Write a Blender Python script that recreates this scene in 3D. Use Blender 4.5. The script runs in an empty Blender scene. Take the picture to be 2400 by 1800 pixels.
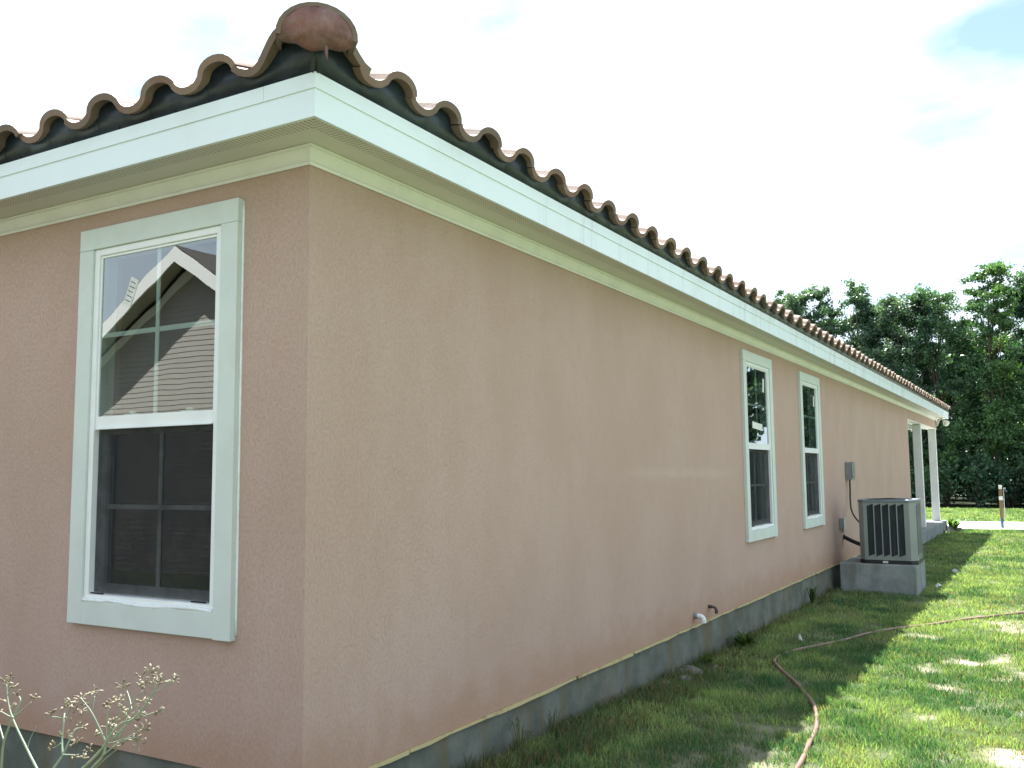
import bpy, bmesh, math, random
import numpy as np
from mathutils import Vector, Matrix, noise as mnoise

random.seed(7)
S = bpy.context.scene
COL = S.collection
R_ = math.radians

# ------------------------------------------------------------------ camera
# world axes seen from the camera (rows: X, Y, Z in right / down / forward)
RC = np.array([[0.86411991, -0.0568712, -0.50006245],
               [0.50319983, 0.07924407, 0.86052909],
               [-0.00931234, -0.99523165, 0.09709395]])
CAM = np.array([2.85501731, -3.0950467, 1.6068924])
FPX = 2171.845
cd = bpy.data.cameras.new('camera')
cam = bpy.data.objects.new('camera', cd)
COL.objects.link(cam)
cd.sensor_width = 36.0
cd.sensor_fit = 'HORIZONTAL'
cd.lens = FPX / 2400 * 36
cd.clip_start = 0.05
cd.clip_end = 3000
m = Matrix.Identity(4)
for i in range(3):
    m[i][0] = RC[i, 0]
    m[i][1] = -RC[i, 1]
    m[i][2] = -RC[i, 2]
    m[i][3] = CAM[i]
cam.matrix_world = m
S.camera = cam

# ------------------------------------------------------------------ sky and sun
SUN = Vector((-1.0, 1.76, 3.53)).normalized()
EL = math.asin(SUN.z)
AZ = math.atan2(SUN.x, SUN.y)
W = bpy.data.worlds.new('World')
S.world = W
W.use_nodes = True
nt = W.node_tree
nt.nodes.clear()
L = nt.links.new
out = nt.nodes.new('ShaderNodeOutputWorld')
bg = nt.nodes.new('ShaderNodeBackground')
sky = nt.nodes.new('ShaderNodeTexSky')
sky.sky_type = 'NISHITA'
sky.sun_disc = False
sky.sun_elevation = EL
sky.sun_rotation = AZ % (2 * math.pi)
sky.air_density = 1.0
sky.dust_density = 0.3
sky.ozone_density = 0.6
bg.inputs['Strength'].default_value = 0.065
tc = nt.nodes.new('ShaderNodeTexCoord')
sep = nt.nodes.new('ShaderNodeSeparateXYZ')
L(tc.outputs['Generated'], sep.inputs[0])
def wm(op, a, b=None):
    n = nt.nodes.new('ShaderNodeMath')
    n.operation = op
    for i, v in enumerate((a, b)):
        if v is None:
            continue
        if isinstance(v, (int, float)):
            n.inputs[i].default_value = v
        else:
            L(v, n.inputs[i])
    return n.outputs[0]
zz = wm('ADD', wm('MAXIMUM', sep.outputs[2], 0.0), 0.22)
cmb = nt.nodes.new('ShaderNodeCombineXYZ')
L(wm('ADD', wm('DIVIDE', sep.outputs[0], zz), -0.106), cmb.inputs[0])
L(wm('ADD', wm('DIVIDE', sep.outputs[1], zz), 0.094), cmb.inputs[1])
cmb.inputs[2].default_value = 38.64
no = nt.nodes.new('ShaderNodeTexNoise')
no.inputs['Scale'].default_value = 1.5
no.inputs['Detail'].default_value = 9
no.inputs['Roughness'].default_value = 0.55
L(cmb.outputs[0], no.inputs['Vector'])
rp = nt.nodes.new('ShaderNodeValToRGB')
rp.color_ramp.elements[0].position = 0.36
rp.color_ramp.elements[1].position = 0.465
L(no.outputs['Fac'], rp.inputs[0])
mx = nt.nodes.new('ShaderNodeMix')
mx.data_type = 'RGBA'
L(rp.outputs[0], mx.inputs[0])
L(sky.outputs[0], mx.inputs[6])
mx.inputs[7].default_value = (4.9, 5.65, 6.5, 1)
L(mx.outputs[2], bg.inputs['Color'])
L(bg.outputs[0], out.inputs[0])

sd = bpy.data.lights.new('sun', 'SUN')
sun = bpy.data.objects.new('sun', sd)
COL.objects.link(sun)
sd.energy = 5.0
sd.angle = R_(0.53)
sd.color = (1.0, 0.965, 0.92)
sun.rotation_euler = SUN.to_track_quat('Z', 'Y').to_euler()
sun.location = (0, 0, 30)

S.view_settings.view_transform = 'Standard'
S.view_settings.look = 'None'
S.view_settings.exposure = 1.92
S.view_settings.gamma = 1.0
S.view_settings.use_curve_mapping = False
S.cycles.max_bounces = 8
S.cycles.diffuse_bounces = 4
S.cycles.transparent_max_bounces = 12
try:
    S.cycles.use_denoising = True
except Exception:
    pass


# ------------------------------------------------------------------ node helpers
class NT:
    def __init__(self, name):
        self.m = bpy.data.materials.new(name)
        self.m.use_nodes = True
        self.t = self.m.node_tree
        self.t.nodes.clear()
        self.out = self.t.nodes.new('ShaderNodeOutputMaterial')
        self._co = None

    def n(self, typ, **kw):
        x = self.t.nodes.new(typ)
        for k, v in kw.items():
            if k.startswith('p_'):
                setattr(x, k[2:], v)
            else:
                key = int(k[1:]) if k[0] == 'i' and k[1:].isdigit() else k.replace('_', ' ')
                s = x.inputs[key]
                if hasattr(v, 'is_output'):
                    self.t.links.new(v, s)
                else:
                    s.default_value = v
        return x

    def co(self):
        if not self._co:
            self._co = self.t.nodes.new('ShaderNodeTexCoord').outputs['Object']
        return self._co

    def world(self):
        return self.t.nodes.new('ShaderNodeNewGeometry').outputs['Position']

    def scaled(self, sc, rnd=0.0, src=None):
        v = self.n('ShaderNodeMapping', Vector=src or self.co(), Scale=sc)
        if rnd:
            oi = self.t.nodes.new('ShaderNodeObjectInfo')
            c = self.n('ShaderNodeCombineXYZ', X=self.math('MULTIPLY', oi.outputs['Random'], rnd))
            self.t.links.new(c.outputs[0], v.inputs['Location'])
        return v.outputs[0]

    def noise(self, scale, detail=4, rough=0.55, vec=None, dist=0.0, fac=True):
        x = self.n('ShaderNodeTexNoise', Vector=vec or self.co(), Scale=scale, Detail=detail, Roughness=rough, Distortion=dist)
        return x.outputs['Fac'] if fac else x.outputs['Color']

    def math(self, op, a, b=None, c=None, clamp=False):
        x = self.t.nodes.new('ShaderNodeMath')
        x.operation = op
        x.use_clamp = clamp
        for i, v in enumerate((a, b, c)):
            if v is None:
                continue
            if hasattr(v, 'is_output'):
                self.t.links.new(v, x.inputs[i])
            else:
                x.inputs[i].default_value = v
        return x.outputs[0]

    def ramp(self, f, lo, hi):
        x = self.n('ShaderNodeMapRange', Value=f, p_interpolation_type='SMOOTHSTEP')
        x.inputs['From Min'].default_value = lo
        x.inputs['From Max'].default_value = hi
        return x.outputs[0]

    def mix(self, f, a, b, mode='MIX'):
        x = self.t.nodes.new('ShaderNodeMix')
        x.data_type = 'RGBA'
        x.blend_type = mode
        for i, v in ((0, f), (6, a), (7, b)):
            if hasattr(v, 'is_output'):
                self.t.links.new(v, x.inputs[i])
            else:
                if i and len(v) == 3:
                    v = (*v, 1)
                x.inputs[i].default_value = v
        return x.outputs[2]

    def bump(self, h, strength=0.3, dist=0.01):
        return self.n('ShaderNodeBump', Height=h, Strength=strength, Distance=dist).outputs[0]

    def sepxyz(self, v=None):
        return self.n('ShaderNodeSeparateXYZ', Vector=v or self.co()).outputs

    def bsdf(self, col, rough=0.7, normal=None, metal=0.0, spec=0.5, **kw):
        b = self.t.nodes.new('ShaderNodeBsdfPrincipled')
        for k, v in (('Base Color', col), ('Roughness', rough), ('Metallic', metal), ('Specular IOR Level', spec), ('Normal', normal)):
            if v is None:
                continue
            if hasattr(v, 'is_output'):
                self.t.links.new(v, b.inputs[k])
            else:
                if k == 'Base Color' and len(v) == 3:
                    v = (*v, 1)
                b.inputs[k].default_value = v
        return b.outputs[0]

    def done(self, sh):
        self.t.links.new(sh, self.out.inputs[0])
        return self.m


def simple(name, c1, c2=None, scale=6, lo=0.4, hi=0.65, rough=0.6, bump=None, metal=0.0, spec=0.4, rnd=10.0, stretch=(1, 1, 1)):
    t = NT(name)
    v = t.scaled(stretch, rnd)
    col = c1
    if c2:
        col = t.mix(t.ramp(t.noise(scale, 6, 0.6, v), lo, hi), c1, c2)
    nm = None
    if bump:
        nm = t.bump(t.noise(bump[0], 5, 0.6, v), bump[1], bump[2])
    return t.done(t.bsdf(col, rough, nm, metal, spec))


# ------------------------------------------------------------------ materials
def mat_stucco():
    t = NT('stucco')
    o = t.sepxyz()
    # trowelled worm marks: ridged distorted noise, drawn out a little along the vertical
    v = t.scaled((1, 1, 0.8))
    r1 = t.noise(190, 3, 0.6, v, 1.8)
    ridge = t.math('ABSOLUTE', t.math('SUBTRACT', r1, 0.5))
    line = t.math('SUBTRACT', 1.0, t.ramp(ridge, 0.004, 0.045))
    mask = t.ramp(t.noise(75, 3, 0.6, t.scaled((1, 1, 0.8))), 0.40, 0.62)
    line = t.math('MULTIPLY', line, mask)
    fine = t.noise(420, 3, 0.6)
    big = t.noise(1.6, 5, 0.6, t.scaled((1, 1, 0.6)))
    mid = t.noise(11, 5, 0.65, t.scaled((1, 1, 0.7)))
    col = t.mix(t.ramp(big, 0.3, 0.7), (0.448, 0.316, 0.262), (0.485, 0.352, 0.30))
    col = t.mix(t.math('MULTIPLY', t.ramp(mid, 0.42, 0.72), 0.25), col, (0.42, 0.285, 0.23))
    col = t.mix(t.math('MULTIPLY', line, 0.58), col, (0.29, 0.18, 0.14))
    col = t.mix(t.math('MULTIPLY', t.ramp(fine, 0.5, 0.75), 0.35), col, (0.60, 0.45, 0.37))
    # faint lighter lap marks between two days of work, and rain splash at the foot
    band = t.math('ABSOLUTE', t.math('SUBTRACT', t.math('ADD', o[2], t.math('MULTIPLY', t.noise(3, 4), 0.12)), 1.66))
    band = t.math('SUBTRACT', 1.0, t.ramp(band, 0.0, 0.08))
    bandm = t.math('MULTIPLY', t.ramp(o[1], 3.0, 4.2), t.math('SUBTRACT', 1.0, t.ramp(o[1], 5.6, 6.6)))
    col = t.mix(t.math('MULTIPLY', t.math('MULTIPLY', band, bandm), 0.2), col, (0.62, 0.48, 0.40))
    splash = t.math('SUBTRACT', 1.0, t.ramp(t.math('ADD', o[2], t.math('MULTIPLY', t.noise(5, 5), 0.5)), 0.48, 0.85))
    col = t.mix(t.math('MULTIPLY', splash, 0.4), col, (0.36, 0.185, 0.085))
    h = t.math('ADD', t.math('MULTIPLY', line, -1.0), t.math('ADD', t.math('MULTIPLY', fine, 0.55), t.math('MULTIPLY', mid, 0.35)))
    return t.done(t.bsdf(col, 0.9, t.bump(h, 0.42, 0.003), 0, 0.2))


def mat_concrete(name, c1, c2, stain, stain_amt=0.6):
    t = NT(name)
    v = t.scaled((1, 1, 1), 5)
    col = t.mix(t.ramp(t.noise(3.2, 7, 0.65, v), 0.35, 0.65), c1, c2)
    vs = t.scaled((5, 5, 0.9), 5)
    col = t.mix(t.math('MULTIPLY', t.ramp(t.noise(1.0, 5, 0.6, vs), 0.48, 0.7), stain_amt), col, stain)
    col = t.mix(t.math('MULTIPLY', t.ramp(t.noise(60, 3, 0.6, v), 0.62, 0.72), 0.5), col, (0.10, 0.09, 0.07))
    return t.done(t.bsdf(col, 0.88, t.bump(t.noise(45, 6, 0.7, v), 0.35, 0.006), 0, 0.25))


def mat_fascia(streak):
    t = NT('white_aluminium_streaked' if streak else 'white_aluminium')
    o = t.sepxyz()
    col = (0.73, 0.815, 0.86)
    g = t.noise(500, 2, 0.5, t.scaled((0.06, 0.06, 1)))
    col = t.mix(t.math('MULTIPLY', t.ramp(g, 0.35, 0.7), 0.18), col, (0.62, 0.66, 0.67))
    col = t.mix(t.math('MULTIPLY', t.ramp(t.noise(3, 5), 0.45, 0.75), 0.25), col, (0.60, 0.62, 0.60))
    if streak:
        v = t.scaled((1, 7, 0.25))
        s = t.ramp(t.noise(1.0, 7, 0.75, v), 0.50, 0.72)
        s = t.math('MULTIPLY', s, t.ramp(o[1], 0.8, 2.2))
        col = t.mix(t.math('MULTIPLY', s, 0.62), col, (0.40, 0.43, 0.44))
    sc = t.ramp(t.noise(14, 6, 0.75, t.scaled((0.5, 0.5, 1.6))), 0.7, 0.76)
    col = t.mix(t.math('MULTIPLY', sc, 0.45), col, (0.30, 0.30, 0.29))
    return t.done(t.bsdf(col, 0.42, t.bump(g, 0.08, 0.002), 0, 0.4))


def mat_soffit(axis):
    t = NT('cream_vented_soffit')
    o = t.sepxyz()
    al, ac = (o[1], o[0]) if axis == 'y' else (o[0], t.math('MULTIPLY', o[1], -1.0))
    fa = t.math('SUBTRACT', t.math('FRACT', t.math('DIVIDE', al, 0.0235)), 0.5)
    fb = t.math('SUBTRACT', t.math('FRACT', t.math('DIVIDE', t.math('ADD', ac, t.math('MULTIPLY', al, 0.0)), 0.0135)), 0.5)
    d = t.math('SQRT', t.math('ADD', t.math('POWER', t.math('MULTIPLY', fa, 1.7), 2.0), t.math('POWER', fb, 2.0)))
    dot = t.math('SUBTRACT', 1.0, t.ramp(d, 0.24, 0.34))
    band = t.math('MULTIPLY', t.math('GREATER_THAN', ac, 0.175), t.math('LESS_THAN', ac, 0.283))
    dot = t.math('MULTIPLY', dot, band)
    col = t.mix(t.ramp(t.noise(2.5, 5), 0.4, 0.7), (0.63, 0.62, 0.585), (0.59, 0.58, 0.545))
    col = t.mix(dot, col, (0.10, 0.085, 0.06))
    return t.done(t.bsdf(col, 0.5, t.bump(t.math('MULTIPLY', dot, -1.0), 0.5, 0.003), 0, 0.35))


def mat_cream(name, c1=(0.72, 0.73, 0.725), c2=(0.66, 0.67, 0.665), chips=0.5):
    t = NT(name)
    col = t.mix(t.ramp(t.noise(4, 6, 0.6), 0.4, 0.7), c1, c2)
    ch = t.ramp(t.noise(22, 5, 0.7, t.scaled((0.6, 0.6, 1.2))), 0.70, 0.74)
    col = t.mix(t.math('MULTIPLY', ch, chips), col, (0.25, 0.23, 0.17))
    return t.done(t.bsdf(col, 0.5, t.bump(t.noise(60, 4), 0.06, 0.003), 0, 0.35))


def mat_tile():
    t = NT('terracotta_tile')
    oi = t.t.nodes.new('ShaderNodeObjectInfo')
    v = t.scaled((1, 1, 1), 30)
    n1 = t.ramp(t.noise(7, 7, 0.7, v), 0.38, 0.66)
    col = t.mix(n1, (0.18, 0.105, 0.078), (0.225, 0.155, 0.115))
    col = t.mix(t.math('MULTIPLY', oi.outputs['Random'], 0.85), col, t.mix(t.math('FRACT', t.math('MULTIPLY', oi.outputs['Random'], 7.3)), (0.13, 0.10, 0.085), (0.27, 0.19, 0.14)))
    col = t.mix(t.math('MULTIPLY', t.ramp(t.noise(28, 6, 0.75, v), 0.52, 0.72), 0.6), col, (0.095, 0.10, 0.078))
    col = t.mix(t.math('MULTIPLY', t.ramp(t.noise(3.5, 6, 0.7, v), 0.5, 0.7), 0.65), col, (0.17, 0.17, 0.135))
    return t.done(t.bsdf(col, 0.66, t.bump(t.noise(60, 6, 0.7, v), 0.35, 0.004), 0, 0.3))


def mat_hip():
    t = NT('red_clay_hip')
    v = t.co()
    col = t.mix(t.ramp(t.noise(9, 7, 0.7, v), 0.35, 0.68), (0.21, 0.095, 0.08), (0.13, 0.072, 0.068))
    col = t.mix(t.math('MULTIPLY', t.ramp(t.noise(26, 6, 0.75, v), 0.5, 0.75), 0.6), col, (0.22, 0.20, 0.15))
    col = t.mix(t.math('MULTIPLY', t.ramp(t.noise(5, 5, 0.7, t.scaled((1, 1, 0.5))), 0.52, 0.7), 0.5), col, (0.30, 0.19, 0.19))
    return t.done(t.bsdf(col, 0.8, t.bump(t.noise(40, 6, 0.75, v), 0.7, 0.008), 0, 0.3))


def mat_glass():
    t = NT('window_glass')
    w = t.bump(t.noise(2.0, 2, 0.5), 0.028, 0.02)
    lw = t.n('ShaderNodeFresnel', IOR=1.5, Normal=w).outputs[0]
    bk = t.t.nodes.new('ShaderNodeNewGeometry').outputs['Backfacing']
    f = t.math('MULTIPLY', t.math('ADD', t.math('MULTIPLY', lw, 1.5), 0.15, clamp=True), t.math('SUBTRACT', 1.0, bk))
    g = t.n('ShaderNodeBsdfGlossy', Color=(0.95, 1.0, 1.0, 1), Roughness=0.0, Normal=w).outputs[0]
    tr = t.n('ShaderNodeBsdfTransparent', Color=(0.72, 0.78, 0.76, 1)).outputs[0]
    s = t.t.nodes.new('ShaderNodeMixShader')
    t.t.links.new(f, s.inputs[0])
    t.t.links.new(tr, s.inputs[1])
    t.t.links.new(g, s.inputs[2])
    return t.done(s.outputs[0])


def mat_screen():
    t = NT('insect_screen')
    d = t.bsdf((0.012, 0.014, 0.018), 0.8, None, 0, 0.25)
    tr = t.n('ShaderNodeBsdfTransparent', Color=(1, 1, 1, 1)).outputs[0]
    s = t.t.nodes.new('ShaderNodeMixShader')
    f = t.math('ADD', 0.48, t.math('MULTIPLY', t.ramp(t.noise(6, 4, 0.6), 0.4, 0.7), 0.08))
    t.t.links.new(f, s.inputs[0])
    t.t.links.new(tr, s.inputs[1])
    t.t.links.new(d, s.inputs[2])
    return t.done(s.outputs[0])


def mat_attr(name, rough=0.7, trans=0.35, spec=0.3, tscale=1.6):
    t = NT(name)
    a = t.n('ShaderNodeAttribute', p_attribute_name='tint').outputs['Color']
    b = t.bsdf(a, rough, None, 0, spec)
    tr = t.n('ShaderNodeBsdfTranslucent', Color=t.mix(1.0, a, (tscale, tscale * 1.12, tscale * 0.5), 'MULTIPLY')).outputs[0]
    s = t.t.nodes.new('ShaderNodeMixShader')
    s.inputs[0].default_value = trans
    t.t.links.new(b, s.inputs[1])
    t.t.links.new(tr, s.inputs[2])
    return t.done(s.outputs[0])


def mat_ground():
    t = NT('lawn_soil')
    a = t.n('ShaderNodeAttribute', p_attribute_name='tint').outputs['Color']
    v = t.world()
    n = t.ramp(t.noise(9, 8, 0.7, v), 0.35, 0.7)
    col = t.mix(t.math('MULTIPLY', n, 0.45), a, t.mix(1.0, a, (0.55, 0.55, 0.5), 'MULTIPLY'))
    col = t.mix(t.math('MULTIPLY', t.ramp(t.noise(70, 5, 0.7, v), 0.5, 0.75), 0.4), col, t.mix(1.0, a, (1.5, 1.4, 1.25), 'MULTIPLY'))
    return t.done(t.bsdf(col, 0.95, t.bump(t.noise(40, 7, 0.75, v), 0.7, 0.02), 0, 0.15))


M = {}
M['stucco'] = mat_stucco()
M['foundation'] = mat_concrete('foundation_concrete', (0.105, 0.12, 0.10), (0.17, 0.18, 0.155), (0.15, 0.115, 0.055), 0.75)
M['pad'] = mat_concrete('pad_concrete', (0.20, 0.22, 0.22), (0.29, 0.31, 0.31), (0.13, 0.13, 0.09), 0.6)
M['road'] = mat_concrete('road_concrete', (0.72, 0.71, 0.68), (0.82, 0.81, 0.78), (0.6, 0.58, 0.53), 0.25)
M['screed'] = simple('yellow_foam_strip', (0.50, 0.42, 0.22), (0.30, 0.23, 0.11), 9, 0.5, 0.7, 0.8, (40, 0.5, 0.005))
M['fascia'] = mat_fascia(False)
M['fascia_s'] = mat_fascia(True)
M['soffit_y'] = mat_soffit('y')
M['soffit_x'] = mat_soffit('x')
M['cream'] = mat_cream('cream_moulding')
M['trim'] = mat_cream('cream_window_trim', (0.59, 0.645, 0.615), (0.55, 0.60, 0.57), 0.15)
M['vinyl'] = simple('white_vinyl', (0.78, 0.80, 0.80), (0.72, 0.75, 0.75), 5, 0.4, 0.7, 0.35)
M['caulk'] = simple('white_caulk', (0.76, 0.79, 0.80), (0.68, 0.70, 0.70), 30, 0.4, 0.7, 0.5, (50, 0.4, 0.004))
M['muntin'] = simple('white_muntin', (0.84, 0.87, 0.86), None, rough=0.4)
M['glass'] = mat_glass()
M['screen'] = mat_screen()
M['tile'] = mat_tile()
M['hip'] = mat_hip()
M['closure'] = simple('dark_slate_flashing', (0.012, 0.020, 0.030), (0.030, 0.045, 0.062), 2.5, 0.4, 0.65, 0.4, (3, 0.3, 0.05), 0.0, 0.45)
M['black'] = simple('black_hole', (0.008, 0.008, 0.009), None, rough=0.9)
M['deck'] = simple('roof_underlay', (0.05, 0.045, 0.04), None, rough=0.9)
M['dark_room'] = simple('interior_drywall', (0.30, 0.28, 0.25), None, rough=0.9)
M['paper'] = simple('paper', (0.70, 0.70, 0.66), (0.60, 0.60, 0.58), 20, 0.4, 0.6, 0.7)
M['ink'] = simple('printed_ink', (0.06, 0.06, 0.07), None, rough=0.6)
M['ac'] = simple('grey_painted_steel', (0.23, 0.255, 0.245), (0.20, 0.225, 0.215), 4, 0.4, 0.7, 0.38, None, 0.0, 0.5)
M['ac_top'] = simple('blue_grey_steel', (0.16, 0.19, 0.21), (0.13, 0.15, 0.17), 6, 0.4, 0.7, 0.35, None, 0.3, 0.5)
M['coil'] = simple('condenser_coil', (0.022, 0.027, 0.032), (0.035, 0.042, 0.05), 40, 0.4, 0.6, 0.6, (160, 0.5, 0.004), 0.2, 0.4, stretch=(1, 1, 0.1))
M['blackplastic'] = simple('black_plastic', (0.012, 0.012, 0.013), (0.02, 0.02, 0.02), 9, 0.4, 0.6, 0.5)
M['boxgrey'] = simple('grey_box_steel', (0.20, 0.225, 0.225), (0.26, 0.28, 0.28), 8, 0.4, 0.7, 0.4, None, 0.2, 0.5)
M['galv'] = simple('galvanised_steel', (0.36, 0.39, 0.42), (0.26, 0.29, 0.32), 14, 0.4, 0.65, 0.4, None, 0.6, 0.5)
M['pvc'] = simple('white_pvc', (0.74, 0.76, 0.77), (0.66, 0.68, 0.69), 20, 0.4, 0.7, 0.35)
M['hose'] = simple('faded_red_hose', (0.18, 0.105, 0.085), (0.24, 0.15, 0.12), 5, 0.4, 0.65, 0.5, (90, 0.3, 0.003))
M['wood'] = simple('weathered_stake_wood', (0.20, 0.13, 0.06), (0.13, 0.09, 0.045), 7, 0.4, 0.65, 0.8, (20, 0.5, 0.006), stretch=(4, 4, 0.6))
M['tape'] = simple('white_band', (0.75, 0.74, 0.70), None, rough=0.5)
M['bluepaint'] = simple('blue_pipe', (0.05, 0.12, 0.20), (0.04, 0.09, 0.16), 9, 0.4, 0.6, 0.45)
M['brown'] = simple('dark_brown_pipe', (0.06, 0.045, 0.05), (0.09, 0.06, 0.05), 12, 0.4, 0.6, 0.5)
M['stone'] = simple('grey_rubble', (0.17, 0.16, 0.14), (0.10, 0.095, 0.08), 9, 0.4, 0.65, 0.9, (25, 0.7, 0.02))
M['lamp'] = simple('white_lamp_housing', (0.74, 0.73, 0.66), (0.66, 0.65, 0.58), 12, 0.4, 0.7, 0.35)
M['lens'] = simple('lamp_lens', (0.55, 0.57, 0.55), None, rough=0.1, spec=0.6)
M['bark'] = simple('tree_bark', (0.085, 0.065, 0.05), (0.14, 0.12, 0.10), 5, 0.4, 0.65, 0.9, (14, 0.8, 0.03), stretch=(1, 1, 0.3))
M['leaf'] = mat_attr('tree_leaves', 0.42, 0.38, 0.6)
M['grass'] = mat_attr('grass_blades', 0.6, 0.38, 0.3)
M['stalk'] = simple('pale_green_stalk', (0.20, 0.27, 0.19), (0.27, 0.30, 0.22), 12, 0.4, 0.65, 0.55)
M['seed'] = simple('dry_seed_heads', (0.29, 0.255, 0.185), (0.15, 0.12, 0.08), 40, 0.42, 0.62, 0.8)
M['ground'] = mat_ground()
M['siding'] = simple('taupe_vinyl_siding', (0.36, 0.335, 0.30), (0.33, 0.305, 0.275), 2, 0.4, 0.7, 0.55)
M['shingle'] = simple('dark_asphalt_shingle', (0.06, 0.052, 0.047), (0.10, 0.09, 0.08), 14, 0.4, 0.65, 0.9, (40, 0.6, 0.01))
M['whitetrim'] = simple('white_house_trim', (0.78, 0.78, 0.75), None, rough=0.45)


# ------------------------------------------------------------------ mesh helpers
def put(name, mesh, mat=None, parent=None, loc=None, smooth=False):
    o = bpy.data.objects.new(name, mesh)
    COL.objects.link(o)
    if mat:
        mesh.materials.append(M[mat] if isinstance(mat, str) else mat)
    if parent:
        o.parent = parent
    if loc is not None:
        o.location = loc
    if smooth:
        mesh.shade_smooth()
    return o


def tag(o, label=None, cat=None, group=None, kind=None):
    for k, v in (('label', label), ('category', cat), ('group', group), ('kind', kind)):
        if v:
            o[k] = v
    return o


def empty(name, loc, label, cat, group=None, rz=0.0):
    o = bpy.data.objects.new(name, None)
    COL.objects.link(o)
    o.location = loc
    o.rotation_euler = (0, 0, rz)
    o.empty_display_size = 0.2
    return tag(o, label, cat, group)


class MB:
    def __init__(self):
        self.v, self.f = [], []

    def quad(self, a, b, c, d):
        n = len(self.v)
        self.v += [tuple(a), tuple(b), tuple(c), tuple(d)]
        self.f.append((n, n + 1, n + 2, n + 3))

    def box(self, x0, x1, y0, y1, z0, z1):
        n = len(self.v)
        self.v += [(x0, y0, z0), (x1, y0, z0), (x1, y1, z0), (x0, y1, z0), (x0, y0, z1), (x1, y0, z1), (x1, y1, z1), (x0, y1, z1)]
        for q in ((0, 3, 2, 1), (4, 5, 6, 7), (0, 1, 5, 4), (1, 2, 6, 5), (2, 3, 7, 6), (3, 0, 4, 7)):
            self.f.append(tuple(n + i for i in q))
        return self

    def prism(self, poly, fn, a, b):
        """poly: list of 2d points; fn(p, t) -> 3d point; extruded from t=a to t=b"""
        n = len(self.v)
        k = len(poly)
        self.v += [tuple(fn(p, a)) for p in poly] + [tuple(fn(p, b)) for p in poly]
        for i in range(k):
            j = (i + 1) % k
            self.f.append((n + i, n + j, n + k + j, n + k + i))
        self.f.append(tuple(n + i for i in range(k))[::-1])
        self.f.append(tuple(n + k + i for i in range(k)))
        return self

    def rings(self, rings, closed=True, caps=True):
        n = len(self.v)
        k = len(rings[0])
        for r in rings:
            self.v += [tuple(p) for p in r]
        for a in range(len(rings) - 1):
            for i in range(k if closed else k - 1):
                j = (i + 1) % k
                self.f.append((n + a * k + i, n + a * k + j, n + (a + 1) * k + j, n + (a + 1) * k + i))
        if caps and closed:
            self.f.append(tuple(n + i for i in range(k))[::-1])
            e = n + (len(rings) - 1) * k
            self.f.append(tuple(e + i for i in range(k)))
        return self

    def tube(self, pts, rad, sides=8, caps=True):
        pts = [Vector(p) for p in pts]
        if not hasattr(rad, '__len__'):
            rad = [rad] * len(pts)
        rr = []
        up = None
        for i, p in enumerate(pts):
            d = (pts[min(i + 1, len(pts) - 1)] - pts[max(i - 1, 0)]).normalized()
            if up is None:
                up = Vector((0, 0, 1)) if abs(d.z) < 0.9 else Vector((1, 0, 0))
            s = d.cross(up).normalized()
            up = s.cross(d).normalized()
            rr.append([p + (s * math.cos(2 * math.pi * q / sides) + up * math.sin(2 * math.pi * q / sides)) * rad[i] for q in range(sides)])
        return self.rings(rr, True, caps)

    def lathe(self, prof, center, axis=(0, 0, 1), sides=16):
        ax = Vector(axis).normalized()
        s = ax.orthogonal().normalized()
        u = ax.cross(s)
        c = Vector(center)
        return self.rings([[c + ax * h + (s * math.cos(2 * math.pi * q / sides) + u * math.sin(2 * math.pi * q / sides)) * r for q in range(sides)] for r, h in prof])

    def mesh(self, name, recalc=True):
        me = bpy.data.meshes.new(name)
        me.from_pydata(self.v, [], self.f)
        if recalc:
            b = bmesh.new()
            b.from_mesh(me)
            bmesh.ops.recalc_face_normals(b, faces=b.faces)
            b.to_mesh(me)
            b.free()
        me.update()
        return me

    def build(self, name, mat, parent=None, loc=None, smooth=False, bevel=0.0, recalc=True, angle=None):
        o = put(name, self.mesh(name, recalc), mat, parent, loc, smooth)
        if angle:
            o.data.set_sharp_from_angle(angle=R_(angle)) if hasattr(o.data, 'set_sharp_from_angle') else None
        if bevel:
            b = o.modifiers.new('bevel', 'BEVEL')
            b.width = bevel
            b.segments = 2
            b.limit_method = 'ANGLE'
        return o


def smooth_path(pts, n=6):
    """Catmull-Rom through 3d points"""
    P = [Vector(p) for p in pts]
    P = [P[0] * 2 - P[1]] + P + [P[-1] * 2 - P[-2]]
    o = []
    for i in range(1, len(P) - 2):
        a, b, c, d = P[i - 1:i + 3]
        for k in range(n):
            t = k / n
            o.append(0.5 * ((2 * b) + (c - a) * t + (2 * a - 5 * b + 4 * c - d) * t * t + (3 * b - a - 3 * c + d) * t ** 3))
    o.append(P[-2])
    return o


def bare_mesh(name, verts, faces_flat, face_len, tint=None):
    """fast mesh from numpy; verts (n,3); faces_flat loop indices; face_len per face"""
    me = bpy.data.meshes.new(name)
    me.vertices.add(len(verts))
    me.vertices.foreach_set('co', np.ascontiguousarray(verts, np.float32).ravel())
    me.loops.add(len(faces_flat))
    me.loops.foreach_set('vertex_index', np.ascontiguousarray(faces_flat, np.int32))
    st = np.concatenate([[0], np.cumsum(face_len)[:-1]]).astype(np.int32)
    me.polygons.add(len(face_len))
    me.polygons.foreach_set('loop_start', st)
    me.polygons.foreach_set('loop_total', np.ascontiguousarray(face_len, np.int32))
    if tint is not None:
        at = me.attributes.new('tint', 'FLOAT_COLOR', 'POINT')
        c = np.ones((len(verts), 4), np.float32)
        c[:, :3] = tint
        at.data.foreach_set('color', c.ravel())
    me.update(calc_edges=True)
    return me


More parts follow.
